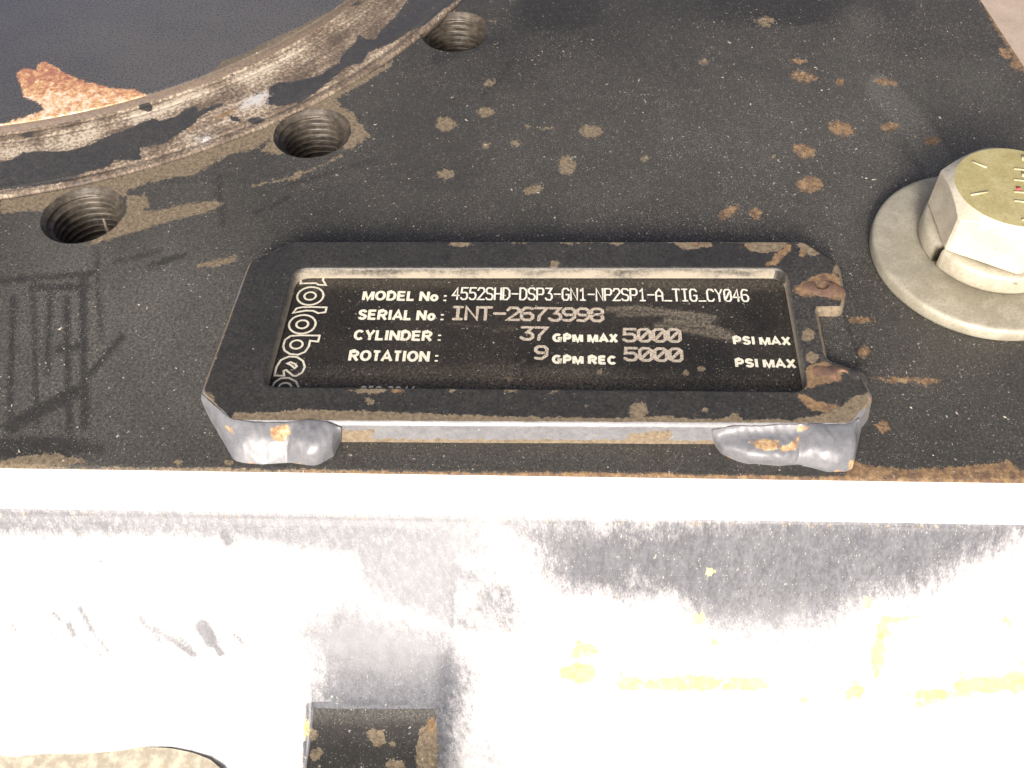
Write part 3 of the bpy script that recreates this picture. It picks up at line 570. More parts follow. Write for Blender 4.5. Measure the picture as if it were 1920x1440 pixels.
adopt(holder, mesh_np('side_wall', sv_, [sf_], M_SHEEN, fields=dict(wear_a=(np.where(lowz | ((qs[:, 0] > 1500) & (qs[:, 1] > 548) & (qs[:, 1] < 690)), 9., np.where((qs[:, 1] < 770) & (sv_[:, 2] > FH - .7), 1 + 8 * vnoise(qs, .03, 93), np.maximum(-22 + 18 * vnoise(qs, .03, 98), union(qs, [[(628, 806), (705, 806), (690, 835), (628, 835)], [(1180, 812), (1260, 808), (1250, 835), (1170, 835)]], [], [([(640, 826), (1340, 829)], 3)])))), np.where((qs[:, 0] > 1500) & (qs[:, 1] > 690), -4 + 10 * vnoise(qs, .04, 92), -99.), np.full(ks, -99.)), wear_b=(np.full(ks, .8), np.full(ks, .6), np.full(ks, -99.)))))
def weld(blobs, rust_polys, name='weld_bead', vox=.32, rust_e=(), bite=None, off=0.0):
    """blobs: (px, py, z, rx, ry, rz, turn) ellipsoids run together as one bead of weld metal"""
    bm = bmesh.new()
    for px, py, z, rx, ry, rz, turn in blobs:
        z = z * FH / 6.2; c = P(px, py, z); mtx = Matrix.Translation(c) @ Matrix.Rotation(math.radians(turn), 4, 'Z') @ Matrix.Diagonal((rx, ry, rz, 1))
        bmesh.ops.create_icosphere(bm, subdivisions=3, radius=1, matrix=mtx)
    o = from_bm(name, bm, M_TACK)
    md = o.modifiers.new('r', 'REMESH'); md.mode = 'VOXEL'; md.voxel_size = vox * MM
    sm = o.modifiers.new('s', 'SMOOTH'); sm.iterations = 7; sm.factor = .6
    dg = bpy.context.evaluated_depsgraph_get(); me = bpy.data.meshes.new_from_object(o.evaluated_get(dg)); old = o.data
    o.modifiers.clear(); o.data = me; bpy.data.meshes.remove(old)
    V = coords(me); V = V + .10 * np.stack([vnoise(V[:, :2], .35, 101), vnoise(V[:, 1:], .35, 102), vnoise(V[:, :2] + V[:, 2:], .3, 103)], 1)
    if bite:
        for px, py, z, r, dep in bite:
            c = P(px, py, z * FH / 6.2); d = np.linalg.norm(V - c, axis=1); V[:, 2] -= dep * np.clip(1 - (d / r) ** 2, 0, 1)
    me.vertices.foreach_set('co', (V * MM).astype(np.float32).ravel()); me.update()
    for p in me.polygons: p.use_smooth = True
    q = to_px(V); k = len(V)
    set_fields(me, dict(wear_a=(np.full(k, -99.), union(q, rust_polys, rust_e) + off, np.full(k, -99.)), wear_b=(np.full(k, .4), np.full(k, .4), np.full(k, -99.))))
    return adopt(holder, o)
weld([(1545, 548, 4.9, 4.6, 3.4, 1.7, 0), (1558, 566, 3.4, 3.2, 2.4, 2.4, 0), (1520, 542, 5.2, 3.6, 2.4, 1.15, 15)], [[(1480, 500), (1620, 500), (1600, 562), (1470, 562)]], bite=[(1541, 534, 6.4, 1.4, 2.2)], off=-3)
weld([(1570, 706, 5.0, 4.2, 2.8, 1.5, -20), (1600, 714, 4.0, 3.0, 2.6, 2.2, -30), (1540, 700, 5.2, 3.4, 2.4, 1.1, 0)], [[(1480, 660), (1600, 660), (1590, 722), (1480, 735)]], bite=[(1580, 705, 6.2, 1.3, 1.9)], off=-3)
def fillet(upper, lower, lobes, rust_polys, seed):
    """weld metal run from the frame's top edge down to the plate; lobes: (px, half width px, bulge mm, sag)"""
    u = np.linspace(0, 1, 190); nv = 34
    def along(c, z):
        c = np.array(c, float); k = np.linspace(0, 1, len(c)); f = lambda i: np.interp(u, k, c[:, i])
        x, y, zz = f(0), f(1), f(2)
        for _ in range(60): y[1:-1] = (y[:-2] + 2 * y[1:-1] + y[2:]) / 4; zz[1:-1] = (zz[:-2] + 2 * zz[1:-1] + zz[2:]) / 4
        return np.array([P(a, b, d * FH / 6.2) for a, b, d in zip(x, y, zz)])
    Up, Lo = along(upper, 0), along(lower, 0); rows = []
    pxs = to_px(Lo)[:, 0]; amp = np.zeros(len(u)); sag = np.zeros(len(u)); wsum = np.zeros(len(u)) + 1e-6
    for cx, hw, bu, sg in lobes:
        t = np.clip(1 - ((pxs - cx) / hw) ** 2, 0, 1); amp = np.maximum(amp, bu * np.sqrt(t)); sag += sg * t; wsum += t
    sag /= wsum; amp = amp * np.clip(np.minimum(u, 1 - u) * 9, 0, 1) ** .7
    amp[1:-1] = (amp[:-2] + 2 * amp[1:-1] + amp[2:]) / 4
    for v in np.linspace(0, 1, nv):
        p = Up * (1 - v) + Lo * v; s1 = math.sin(math.pi * v) ** .8; prof = s1 * (1 + sag * math.cos(math.pi * v))
        p = p + np.stack([0 * amp, -.62 * amp * prof, .78 * amp * prof], 1); rows.append(p)
    V = np.concatenate(rows); V += np.stack([0 * V[:, 0], vnoise(V[:, ::2], .30, seed) * .35, vnoise(V[:, :2], .28, seed + 3) * .35 + .022 * np.sin(V[:, 0] * 3.4 + 1.3 * np.sin(V[:, 1] * .8) + (V[:, 1] - YF) ** 2 * .12)], 1) * np.tile(np.ones(len(u)), nv)[:, None]
    q = to_px(V); k = len(V)
    F = dict(wear_a=(np.full(k, -99.), np.maximum(union(q, rust_polys) - 1, np.repeat(np.linspace(-90, 4, nv), len(u)) - 6 + 14 * vnoise(q, .03, seed + 7)), np.full(k, -99.)), wear_b=(np.full(k, .5), np.full(k, .4), np.full(k, -99.)))
    adopt(holder, mesh_np('weld_bead', V, [grid_faces(nv, len(u))], M_SHEEN, fields=F))
fillet([(377, 738, 6.0), (402, 760, 6.25), (434, 787, 6.28), (480, 792, 6.28), (540, 793, 6.25), (582, 786, 6.4), (622, 794, 6.2), (640, 802, 5.4)],
       [(377, 748, 4.5), (392, 782, 1.2), (414, 822, -.15), (440, 868, -.15), (500, 872, -.15), (545, 868, -.15), (590, 876, -.15), (626, 856, -.15), (640, 828, .6)],
       [(475, 100, .75, .3), (590, 54, 2.2, -.15)], [[(505, 802), (540, 792), (548, 812), (532, 830), (508, 826)], [(420, 796), (436, 800), (440, 815), (428, 810)]], 121)
fillet([(1335, 806, 5.0), (1370, 798, 6.0), (1440, 797, 6.15), (1490, 797, 6.2), (1540, 794, 6.3), (1594, 793, 6.25), (1612, 784, 6.0)],
       [(1338, 830, .6), (1352, 852, -.15), (1400, 870, -.15), (1460, 876, -.15), (1500, 872, -.15), (1550, 888, -.15), (1598, 884, -.15), (1616, 800, 3.0)],
       [(1425, 88, 1.6, -1.2), (1548, 62, 2.3, -.15)], [[(1402, 828), (1430, 822), (1462, 826), (1458, 842), (1435, 848), (1418, 838)], [(1462, 838), (1502, 816), (1494, 845), (1465, 850)], [(1488, 800), (1522, 796), (1515, 806), (1495, 812)], [(1590, 862), (1606, 858), (1606, 888), (1592, 888)]], 131)

# ------------------------------------------------------------------ nameplate
name = empty('nameplate', (*WIN.mean(0), NZ - 1.5))
tag(name, 'black engraved nameplate with cream model and serial lettering inside the frame', 'nameplate')
w0, w1 = WIN.min(0) - 1.5, WIN.max(0) + 1.5
xs = np.arange(w0[0], w1[0] + .5, .55); ys = np.arange(w0[1], w1[1] + .5, .55); X, Y = np.meshgrid(xs, ys); V = np.stack([X.ravel(), Y.ravel(), np.full(X.size, NZ)], 1)
q = to_px(V); k = len(V)
film = .28 + .3 * vnoise(q, .012, 111) + .9 * soft(sd_poly(q, [(500, 745), (560, 700), (900, 690), (960, 694), (1140, 700), (1300, 712), (1520, 722), (1520, 760), (480, 760)]), 34) + .5 * soft(sd_line(q, [(550, 530), (800, 532), (1470, 534)], 10), 12)
film += 2.2 * soft(union(q, lines=[([(1140, 580), (1200, 578), (1300, 590), (1340, 596)], 3.5), ([(1160, 590), (1250, 588), (1330, 604)], 2.5), ([(1250, 600), (1330, 612), (1372, 630)], 5), ([(1230, 610), (1330, 622), (1380, 634)], 2.5), ([(1280, 618), (1390, 640)], 3)]), 6)
film += .6 * soft(union(q, lines=[([(1480, 540), (1500, 640), (1512, 730)], 5), ([(840, 606), (900, 612)], 2), ([(925, 622), (965, 614)], 2), ([(955, 690), (985, 676)], 2)]), 5)
den = np.clip(.35 + .5 * vnoise(q, .012, 113) + .7 * soft(q[:, 1] - 700, 40) + .3 * soft(q[:, 0] - 1250, 200), .1, 1.2)
F = dict(wear_a=(union(q, [], [(957, 712, 7, 5, 40), (1126, 698, 8, 4, 20), (1315, 692, 6, 5, 30), (1286, 700, 6, 5)]), np.full(k, -99.), np.full(k, -99.)), wear_b=(np.clip(film, 0, 2), den, np.full(k, -99.)))
panel = mesh_np('panel', V, [grid_faces(len(ys), len(xs))], M_NAME, fields=F); adopt(name, panel)
TZ = NZ + .035
def ribbons(nm, polylines, width, mat, parent, z=TZ, closed=None, label=None, caps=True):
    """flat printed strokes: each polyline (mm) becomes a ribbon with rounded ends"""
    V, Fq, Ft = [], [], []; z_i = z
    for li, pl in enumerate(polylines):
        pl = np.array(pl, float); cl = closed[li] if closed else False; n = len(pl); z_i = z + .0015 * (li % 12)
        nxt = np.roll(pl, -1, 0) - pl; prv = pl - np.roll(pl, 1, 0)
        if not cl: nxt[-1] = prv[-1]; prv[0] = nxt[0]
        un = nxt / (np.hypot(*nxt.T)[:, None] + 1e-9); up_ = prv / (np.hypot(*prv.T)[:, None] + 1e-9); t = un + up_; t /= np.hypot(*t.T)[:, None] + 1e-9
        nn = np.stack([-t[:, 1], t[:, 0]], 1); mit = 1 / np.clip((nn * np.stack([-un[:, 1], un[:, 0]], 1)).sum(1), .55, 1)
        a = pl + nn * (width / 2 * mit)[:, None]; b = pl - nn * (width / 2 * mit)[:, None]; o = len(V)
        V += [(*p, z_i) for p in a] + [(*p, z_i) for p in b]
        for i in range(n if cl else n - 1):
            j = (i + 1) % n; Fq.append((o + n + i, o + n + j, o + j, o + i))
        if not cl and caps:
            for end, sg in ((0, 1), (n - 1, -1)):
                o2 = len(V); base_a = math.atan2(*(nn[end] * sg)[::-1]); V.append((*pl[end], z_i + .0004))
                arc = [base_a + math.pi * s / 6 for s in range(7)]; V += [(pl[end][0] + width / 2 * math.cos(g), pl[end][1] + width / 2 * math.sin(g), z_i + .0004) for g in arc]
                Ft += [(o2, o2 + 1 + s, o2 + 2 + s) for s in range(6)]
    ob = mesh_np(nm, np.array(V), [np.array(Fq), np.array(Ft).reshape(-1, 3)], mat, smooth=False); adopt(parent, ob)
    if label: ob['label'] = label
    return ob
# plotter-style engraving strokes on a 4 x 6 cell
def arc(cx, cy, rx, ry, a0, a1, n=7): return [(cx + rx * math.cos(math.radians(a0 + (a1 - a0) * i / n)), cy + ry * math.sin(math.radians(a0 + (a1 - a0) * i / n))) for i in range(n + 1)]
G = {'4': [[(3, 0), (3, 6), (0, 2), (4, 2)]], '5': [[(4, 6), (.4, 6), (.2, 3.4), (2.6, 3.6)] + arc(2.6, 1.8, 1.4, 1.8, 80, -90, 5) + [(1, 0), (0, .8)]],
     '2': [[(0, 4.8), (.8, 6), (3.2, 6), (4, 5), (4, 4), (0, 0), (4, 0)]], 'S': [[(4, 5.2), (3.2, 6), (.8, 6), (0, 5.2), (0, 4), (.8, 3.2), (3.2, 2.8), (4, 2), (4, .8), (3.2, 0), (.8, 0), (0, .8)]],
     'H': [[(0, 0), (0, 6)], [(4, 0), (4, 6)], [(0, 3), (4, 3)]], 'D': [[(0, 0), (0, 6), (2.4, 6), (4, 4.6), (4, 1.4), (2.4, 0), (0, 0)]], '-': [[(.3, 3), (3.9, 3)]],
     'P': [[(0, 0), (0, 6), (3.2, 6), (4, 5.2), (4, 3.6), (3.2, 2.8), (0, 2.8)]], '3': [[(.2, 6), (3.8, 6), (2, 3.5), (3.2, 3.3), (4, 2.4), (4, 1), (3, 0), (1, 0), (0, .9)]],
     'G': [[(4, 5), (3, 6), (1, 6), (0, 5), (0, 1), (1, 0), (3, 0), (4, 1), (4, 2.8), (2.4, 2.8)]], 'N': [[(0, 0), (0, 6), (4, 0), (4, 6)]], '1': [[(.8, 4.8), (2.2, 6), (2.2, 0)], [(.8, 0), (3.6, 0)]],
     'A': [[(0, 0), (0, 4), (2, 6), (4, 4), (4, 0)], [(0, 2.4), (4, 2.4)]], '_': [[(0, 0), (4, 0)]], 'T': [[(0, 6), (4, 6)], [(2, 6), (2, 0)]], 'I': [[(.6, 6), (3.4, 6)], [(2, 6), (2, 0)], [(.6, 0), (3.4, 0)]],
     'C': [[(4, 5), (3, 6), (1, 6), (0, 5), (0, 1), (1, 0), (3, 0), (4, 1)]], 'Y': [[(0, 6), (2, 3.2), (4, 6)], [(2, 3.2), (2, 0)]], '0': [[(1, 0), (0, 1), (0, 5), (1, 6), (3, 6), (4, 5), (4, 1), (3, 0), (1, 0)], [(.8, 1.4), (3.2, 4.6)]],
     '6': [[(3.8, 5.6), (2.8, 6), (1.2, 6), (0, 4.6), (0, 1), (1, 0), (3, 0), (4, 1), (4, 2.4), (3, 3.4), (.2, 3.2)]], '7': [[(0, 6), (4, 6), (1.4, 2), (1.2, 0)]],
     '9': [[(.2, .2), (2.4, 0), (4, 1.6), (4, 5), (3, 6), (1, 6), (0, 5), (0, 3.8), (1, 2.8), (3.8, 2.9)]], '8': [[(1, 3.2), (0, 4), (0, 5.2), (1, 6), (3, 6), (4, 5.2), (4, 4), (3, 3.2), (1, 3.2), (0, 2.2), (0, 1), (1, 0), (3, 0), (4, 1), (4, 2.2), (3, 3.2)]]}
def engrave(text, x0, y0, x1, y1, cap, fill, width, mat, nm='engraved_text', label=None, shy=0.0):
    """baseline from photo point (x0,y0) to (x1,y1), cap height in photo px"""
    a, b = P2(x0, y0, TZ), P2(x1, y1, TZ); up_ = P2(x0, y0 - cap, TZ) ; h = up_[1] - a[1]; n = len(text); d = (b - a); L = np.hypot(*d); d /= L
    adv = L / (n - 1 + fill); sx = adv * fill / 4; sy = h / 6; upv = np.array([-d[1], d[0]]); pls = []
    for i, ch in enumerate(text):
        for s in G.get(ch, []):
            pls.append([a + d * (i * adv + u * sx) + upv * (v * sy + shy) for u, v in s])
    return ribbons(nm, pls, width, mat, name, label=label)
engrave('4552SHD-DSP3-GN1-NP2SP1-A_TIG_CY046', 848, 561, 1404, 565, 21.5, .74, .40, M_ENGR, label='narrow white engraved model number')
engrave('INT-2673998', 847, 598, 1130, 602, 22.5, .80, .70, M_ENGD, label='wide dirty engraved serial number')
engrave('37', 977, 636, 1025, 637, 22.5, .80, .70, M_ENGD); engrave('9', 1003, 672, 1024, 673, 23, 1.0, .70, M_ENGD)
engrave('5000', 1170, 639.5, 1276, 640.5, 22.5, .78, .68, M_ENGD); engrave('5000', 1172, 675, 1279, 677, 22.5, .78, .68, M_ENGD)
def ellp(cx, cy, rx, ry, a0, a1, n=14): return arc(cx, cy, rx, ry, a0, a1, n)
_bowl = lambda y0, y1, x1: [(0, y1), (x1 - .42, y1)] + ellp(x1 - .42, (y0 + y1) / 2, .42, (y1 - y0) / 2, 90, -90, 9) + [(0, y0)]
GA = {'M': (.86, [[(0, -.1), (0, 1)], [(1, -.1), (1, 1)], [(.06, 1.0), (.5, -.02), (.94, 1.0)]]), 'O': (.80, [ellp(.5, .5, .5, .5, 0, 360, 26)]), 'D': (.72, [[(0, -.1), (0, 1.1)], [(0, 1), (.45, 1)] + ellp(.45, .5, .55, .5, 90, -90, 12) + [(0, 0)]]),
      'E': (.66, [[(0, -.1), (0, 1.1)], [(0, 1), (1.05, 1)], [(0, .52), (.95, .52)], [(0, 0), (1.1, 0)]]), 'L': (.61, [[(0, 1.1), (0, 0), (1.1, 0)]]), 'N': (.74, [[(0, -.1), (0, 1.1)], [(1, -.1), (1, 1.1)], [(.03, 1), (.97, 0)]]),
      'S': (.68, [[(.95, .78)] + ellp(.5, .76, .44, .25, 20, 180, 8) + [(.08, .66), (.25, .56), (.72, .44), (.95, .34)] + ellp(.5, .25, .47, .26, 0, -165, 9)]), 'R': (.74, [[(0, -.1), (0, 1.1)], _bowl(.46, 1, .95), [(.45, .46), (1.02, -.1)]]),
      'I': (.30, [[(.5, -.1), (.5, 1.1)]]), 'A': (.76, [[(-.08, -.1), (.5, 1.04), (1.08, -.1)], [(.2, .27), (.8, .27)]]), 'C': (.74, [ellp(.52, .5, .52, .5, 42, 318, 20)]), 'Y': (.68, [[(-.06, 1.1), (.5, .42), (1.06, 1.1)], [(.5, .45), (.5, -.1)]]),
      'T': (.62, [[(-.08, 1), (1.08, 1)], [(.5, 1), (.5, -.1)]]), 'o': (.62, [ellp(.5, .32, .5, .32, 0, 360, 22)]), 'G': (.80, [ellp(.52, .5, .52, .5, 48, 330, 20) + [(1.0, .12), (1.0, .45), (.55, .45)]]), 'P': (.68, [[(0, -.1), (0, 1.1)], _bowl(.42, 1, 1.0)]),
      'X': (.70, [[(-.05, -.1), (1.05, 1.1)], [(-.05, 1.1), (1.05, -.1)]]), ':': (.34, [[(.5, -.08), (.5, .1)], [(.5, .5), (.5, .68)]]), ' ': (.26, []), '-': (.36, [[(0, .4), (1, .4)]]),
      '8': (.58, [ellp(.5, .76, .4, .24, 0, 360, 18), ellp(.5, .26, .5, .27, 0, 360, 18)]), '5': (.58, [[(.95, 1), (.2, 1), (.1, .5)] + ellp(.48, .3, .5, .32, 110, -150, 10)]), '2': (.58, [ellp(.5, .72, .45, .28, 160, -30, 9) + [(.05, 0), (1.05, 0)]]),
      '3': (.58, [ellp(.46, .76, .42, .25, 150, -90, 9) + ellp(.46, .26, .5, .26, 90, -150, 9)]), '0': (.58, [ellp(.5, .5, .48, .5, 0, 360, 20)]), '4': (.58, [[(.75, -.1), (.75, 1), (0, .25), (1.1, .25)]]), '1': (.58, [[(.2, .72), (.58, 1), (.58, -.1)]])}
def printed(text, x0, y0, x1, y1, cap, bold):
    """heavy sans capitals; bold = stroke as a share of the cap height"""
    A, Bp = P2(x0, y0, TZ), P2(x1, y1, TZ); d = Bp - A; L = np.hypot(*d); d /= L; upv = np.array([-d[1], d[0]]); H = P2(x0, y0 - cap, TZ)[1] - A[1]
    w = bold * H; tot = sum(GA[c][0] for c in text); sc = L / tot; x = 0.0; pls = []; cl = []
    for ch in text:
        adv, strokes = GA[ch]; adv *= sc; m = .022 * sc + w / 2; bw = max(adv - 2 * m, .01)
        for st in strokes:
            closed_ = len(st) > 15 and math.hypot(st[0][0] - st[-1][0], st[0][1] - st[-1][1]) < 1e-6; st = st[:-1] if closed_ else st
            pls.append([A + d * (x + m + u * bw) + upv * (w / 2 + min(max(v, -.0 - w / 2 / (H - w)), 1 + w / 2 / (H - w)) * (H - w)) for u, v in st]); cl.append(closed_)
        x += adv
    return ribbons('printed_text', pls, w, M_PRINT, name, closed=cl, caps=False)
printed('MODEL No :', 677.5, 563, 838.5, 565.5, 18.5, .22); printed('SERIAL No :', 669, 599.5, 833, 601.5, 19.5, .22)
printed('CYLINDER :', 661, 637.5, 828, 640, 19.5, .22); printed('ROTATION :', 651.5, 676.5, 822.5, 679, 20.5, .22)
printed('GPM MAX', 1035, 641.5, 1159.5, 642.5, 16.5, .27); printed('GPM REC', 1034, 682, 1157.5, 684, 17, .27)
printed('PSI MAX', 1374.5, 646, 1484, 647.5, 16, .25); printed('PSI MAX', 1378.5, 688.5, 1494, 690.5, 17, .25)
printed('852-3041', 673, 740, 780, 741.5, 17, .2)
# outlined logo running down the left edge (traced on the plate at 5.333 x)
def lz(p): return P2(480 + p[0] / 5.3333, 480 + p[1] / 5.3333, TZ)
def ell(cx, cy, rx, ry, n=40, ang=-8): return [(cx + rx * math.cos(t) * math.cos(math.radians(ang)) - ry * math.sin(t) * math.sin(math.radians(ang)), cy + rx * math.cos(t) * math.sin(math.radians(ang)) + ry * math.sin(t) * math.cos(math.radians(ang))) for t in np.linspace(0, 2 * math.pi, n + 1)[:-1]]
logo = [('o', ell(543, 400, 132, 88)), ('o', ell(541, 400, 58, 38)), ('o', ell(463, 683, 134, 92)), ('o', ell(463, 683, 60, 40)), ('o', ell(405, 885, 62, 42)),
        ('t', [(370, 570), (405, 525), (460, 512), (560, 510), (705, 514), (695, 562), (622, 572), (572, 548), (500, 546), (440, 556)]),
        ('b', [(272, 900), (290, 840), (345, 800), (430, 793), (636, 796), (622, 856), (540, 848), (528, 905), (490, 960), (420, 988), (340, 980), (285, 945)]),
        ('e', [(185, 1195), (205, 1110), (250, 1040), (330, 1005), (410, 1010), (470, 1050), (488, 1110), (462, 1165), (400, 1200), (372, 1198), (300, 1140), (276, 1150), (282, 1198)]),
        ('e2', [(312, 1075), (345, 1062), (392, 1080), (408, 1105), (385, 1122), (362, 1100), (340, 1085)]),
        ('c', [(150, 1330), (190, 1260), (250, 1222), (330, 1220), (400, 1255), (430, 1320), (420, 1400), (340, 1440), (300, 1400), (260, 1440), (170, 1420)]), ('c2', ell(290, 1312, 62, 42)),
        ('r', [(420, 190), (440, 150), (520, 160), (700, 170), (706, 245), (690, 258), (700, 292), (620, 288), (560, 275), (445, 278), (458, 236), (610, 240), (600, 215), (430, 215)])]
for i, (nm_, pl) in enumerate(logo):
    if nm_ == 'r': pl = [(445, 275), (455, 190), (690, 190), (668, 240), (700, 292), (625, 288), (600, 272)]
    ribbons('logo_outline', [[lz(p) for p in pl]], .44, M_LOGO, name, z=TZ + .002 * i, closed=[True])

# ------------------------------------------------------------------ bolt, lock washer and flat washer
def circ3(pts):
    A = np.c_[2 * pts, np.ones(len(pts))]; s = np.linalg.lstsq(A, (pts ** 2).sum(1), rcond=None)[0]; return s[:2], math.sqrt(s[2] + s[0] ** 2 + s[1] ** 2)
WT, LT, HT = 3.6, 5.2, 10.5
wc, wr = circ3(np.array([P2(x, y, WT) for x, y in [(1634.5, 441), (1642.7, 402), (1667.5, 368), (1653, 502), (1696.6, 543), (1755, 581), (1828, 609), (1871.6, 619), (1920, 624)]]))
lc, lr = circ3(np.array([P2(x, y, WT) for x, y in [(1725, 427), (1732, 462), (1762, 507), (1813, 534.5), (1871.6, 549), (1920, 555)]]))
hz = WT + LT; A1, B1 = P2(1738, 380, hz), P2(1771, 471, hz); side = np.hypot(*(B1 - A1))
ang = math.atan2(*(B1 - A1)[::-1]); midp = (A1 + B1) / 2; nrm = np.array([math.sin(ang), -math.cos(ang)])
if nrm[0] > 0: nrm = -nrm
hc = midp - nrm * side * math.sqrt(3) / 2

CB = wc
def lathe(nm, prof, c, mat, n=96, a0=0.0, a1=2 * math.pi, z_of=None):
    wrap = abs(a1 - a0 - 2 * math.pi) < 1e-6; t = np.linspace(a0, a1, n + 1); t = t[:-1] if wrap else t
    V = np.array([(c[0] + r * math.cos(a), c[1] + r * math.sin(a), z + (z_of(a) if z_of else 0)) for r, z in prof for a in t])
    o = mesh_np(nm, V, [grid_faces(len(prof), len(t), wrap)], mat)
    return o
RI = lr * .60
flat = lathe('flat_washer', [(RI, .0), (RI, WT - .3), (RI + .3, WT), (wr - 1.2, WT - .02), (wr - .45, WT - .12), (wr - .1, WT - .45), (wr, WT - 1.1), (wr + .05, 1.0), (wr - .25, .25), (wr - .8, .02)], CB, M_ZINC, 160)
tag(flat, 'wide grey zinc flat washer lying on the black plate under the bolt', 'flat washer')
gap = math.atan2(*(P2(1758, 492, WT) - (lc + hc) / 2)[::-1])
lock = lathe('lock_washer', [(lr * .62, WT + .02), (lr * .62, WT + LT - .1), (lr - .9, WT + LT - .15), (lr - .3, WT + LT - .4), (lr - .02, WT + LT - 1.0), (lr, WT + .9), (lr - .35, WT + .15), (lr - .9, WT + .02)], (lc + hc) / 2, M_ZINC3, 120, gap + .05, gap - .05 + 2 * math.pi)
bm = bmesh.new(); bm.from_mesh(lock.data)
bmesh.ops.holes_fill(bm, edges=[e for e in bm.edges if e.is_boundary], sides=0); bm.to_mesh(lock.data); bm.free()
tag(lock, 'split lock washer squeezed between the hex bolt head and the flat washer', 'lock washer')
bolt = empty('hex_bolt', (CB[0], CB[1], WT + LT))
tag(bolt, 'yellow zinc hex head bolt with stamped grade dashes at the right edge', 'bolt')
ap = side * math.sqrt(3) / 2; c0 = hc; rc = ap * 1.0
off_ang = math.atan2(nrm[1], nrm[0])
def hex_r(a): w = (a - off_ang + math.pi / 6) % (math.pi / 3) - math.pi / 6; return ap / math.cos(w)
n = 240; t = np.linspace(0, 2 * math.pi, n + 1)[:-1]; hr_ = np.array([hex_r(a) for a in t]); hr_ = np.minimum(hr_, side * .985)
zt = hz + HT + .5; rings = []; rcap = ap * .93
zc = zt - np.clip((hr_ - rcap) * .70, 0, None)                      # 30 degree chamfer leaves curved facet tops
rings.append(np.c_[c0[0] + (hr_ - .5) * np.cos(t), c0[1] + (hr_ - .5) * np.sin(t), np.full(n, hz + .05)])
rings.append(np.c_[c0[0] + hr_ * np.cos(t), c0[1] + hr_ * np.sin(t), np.full(n, hz + .5)])
rings.append(np.c_[c0[0] + hr_ * np.cos(t), c0[1] + hr_ * np.sin(t), zc - .25])
rings.append(np.c_[c0[0] + (hr_ - .12) * np.cos(t), c0[1] + (hr_ - .12) * np.sin(t), zc - .02])
body_v = np.concatenate(rings); hb = mesh_np('head', body_v, [grid_faces(4, n, True)], M_ZINC2, smooth=False); adopt(bolt, hb)
in_r = np.minimum(hr_ - .12, rcap)
cv = [np.c_[c0[0] + (hr_ - .12) * np.cos(t), c0[1] + (hr_ - .12) * np.sin(t), zc - .02], np.c_[c0[0] + in_r * np.cos(t), c0[1] + in_r * np.sin(t), np.full(n, zt - .01)]]
ch = mesh_np('chamfer', np.concatenate(cv), [grid_faces(2, n, True)], M_ZINC2, smooth=False); adopt(bolt, ch)
fr = [np.c_[c0[0] + in_r * k * np.cos(t), c0[1] + in_r * k * np.sin(t), np.full(n, zt + (0.05 if k < .97 else 0))] for k in (1, .95, .6, .2, .002)]
hf = mesh_np('head_face', np.concatenate(fr), [grid_faces(5, n, True)], M_YZINC); adopt(bolt, hf)
def mark(nm, p0, p1, w, h, mat):
    a, b = P2(*p0, zt), P2(*p1, zt); d = b - a; L = np.hypot(*d); bm = bmesh.new()
    mtx = Matrix.Translation((*(a + b) / 2, zt + .05 + h / 2)) @ Matrix.Rotation(math.atan2(d[1], d[0]), 4, 'Z') @ Matrix.Diagonal((L, w, h, 1))
    bmesh.ops.create_cube(bm, size=1, matrix=mtx); bmesh.ops.bevel(bm, geom=list(bm.edges), offset=min(w, h) * .3, segments=2, affect='EDGES')
    from_bm(nm, bm, mat, hf)
mark('grade_dash', (1822, 303), (1850, 315), .55, .16, M_STAMP); mark('grade_dash', (1820, 366), (1852, 360), .55, .16, M_STAMP)
for y in (318, 338.5, 361, 378): mark('stamped_letter', (1901, y - 1), (1960, y + 4), .55, .16, M_STAMP)
for y0, y1 in ((290, 304), (322, 334), (410, 416)): mark('stamped_letter', (1915, (y0 + y1) / 2), (1955, (y0 + y1) / 2 + 3), (y1 - y0) * .13, .25, M_STAMP)
mark('paint_dot', (1905, 354), (1913, 355), 1.0, .25, M_RED)

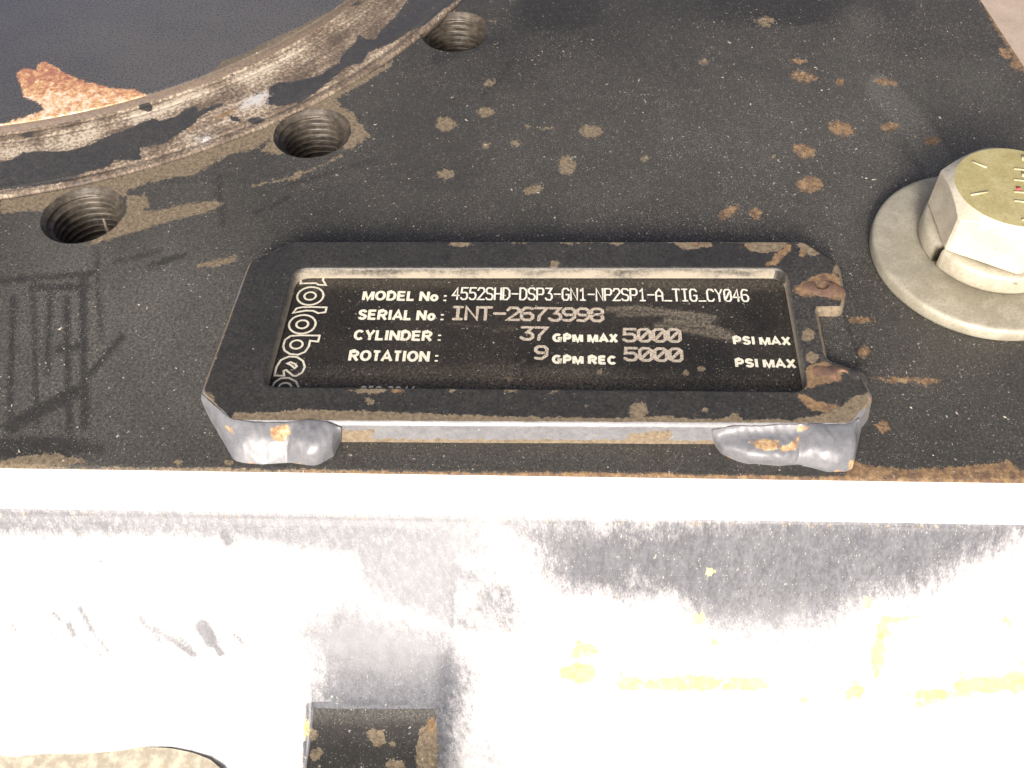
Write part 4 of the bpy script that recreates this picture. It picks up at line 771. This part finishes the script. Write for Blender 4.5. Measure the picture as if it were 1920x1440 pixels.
# ------------------------------------------------------------------ twig and dirt in the left hole, loose grit
def tube(nm, pts, rad, mat, parent=None):
    pts = [np.array(p) for p in pts]; V = []; m = 7
    for i, p in enumerate(pts):
        d = pts[min(i + 1, len(pts) - 1)] - pts[max(i - 1, 0)]; d = d / np.linalg.norm(d); a = np.cross(d, (0.3, .2, .9)); a /= np.linalg.norm(a); b = np.cross(d, a); r = rad * (1 - .5 * i / len(pts)) * (1 + .2 * random.random())
        V += [p + a * r * math.cos(2 * math.pi * j / m) + b * r * math.sin(2 * math.pi * j / m) for j in range(m)]
    return mesh_np(nm, np.array(V), [grid_faces(len(pts), m, True)], mat)
c = HC[0]
tw = tube('twig', [(c[0] + 5.2, c[1] - 3.5, -13.5), (c[0] + 3.6, c[1] + .0, -11.5), (c[0] + 2.2, c[1] + 3.0, -9.3), (c[0] + 1.2, c[1] + 5.6, -6.4)], .55, M_TWIG); tag(tw, 'short brown twig stuck in the left threaded hole', 'twig')
bm = bmesh.new(); bmesh.ops.create_icosphere(bm, subdivisions=4, radius=1, matrix=Matrix.Translation((c[0], c[1], -15.5)) @ Matrix.Diagonal((7.6, 7.6, 2.4, 1)))
for v in bm.verts: v.co.z += random.uniform(-.25, .25) + .8 * math.sin(v.co.x * 1.1) * math.cos(v.co.y * .9)
pk = from_bm('packed_dirt', bm, M_LINT); tag(pk, 'dark packed dirt at the bottom of the left threaded hole', 'dirt', kind='stuff')
V, Fq = [], []; nb = 0
ico = bmesh.new(); bmesh.ops.create_icosphere(ico, subdivisions=1, radius=1); iv = np.array([v.co[:] for v in ico.verts]); ifc = np.array([[v.index for v in f.verts] for f in ico.faces]); ico.free()
while nb < 1150:
    px, py = rng.uniform(0, 1920), rng.uniform(0, 872); w = .25 + .75 * math.exp(-((px - 1480) / 330) ** 2 - ((py - 270) / 170) ** 2)
    if rng.random() > w: continue
    p = P(px, py, 0)
    if np.hypot(*(p[:2] - RC)) < R_GROOVE + 1.5 or any(np.hypot(*(p[:2] - h)) < HR + .6 for h in HC) or (p[:2] - E0) @ EN > -.6 or np.hypot(*(p[:2] - CB)) < wr + .5: continue
    if sd_poly(p[None, :2], OUT[::10])[0] > -.8: continue
    s = .055 + .17 * rng.random() ** 6; el = 1 + 2.0 * rng.random() ** 3; a = rng.random() * 6.28; sc = iv * np.array([s * el, s, s * .5]) * (1 + .35 * rng.normal(size=(len(iv), 1)))
    sc = np.c_[sc[:, 0] * math.cos(a) - sc[:, 1] * math.sin(a), sc[:, 0] * math.sin(a) + sc[:, 1] * math.cos(a), sc[:, 2]]
    V.append(sc + p + (0, 0, s * .3 + .02)); Fq.append(ifc + nb * len(iv)); nb += 1
grit = mesh_np('loose_grit', np.concatenate(V), [np.concatenate(Fq)], M_GRIT, smooth=False); tag(grit, 'pale grit and flecks scattered over the black plate', 'grit', kind='stuff')
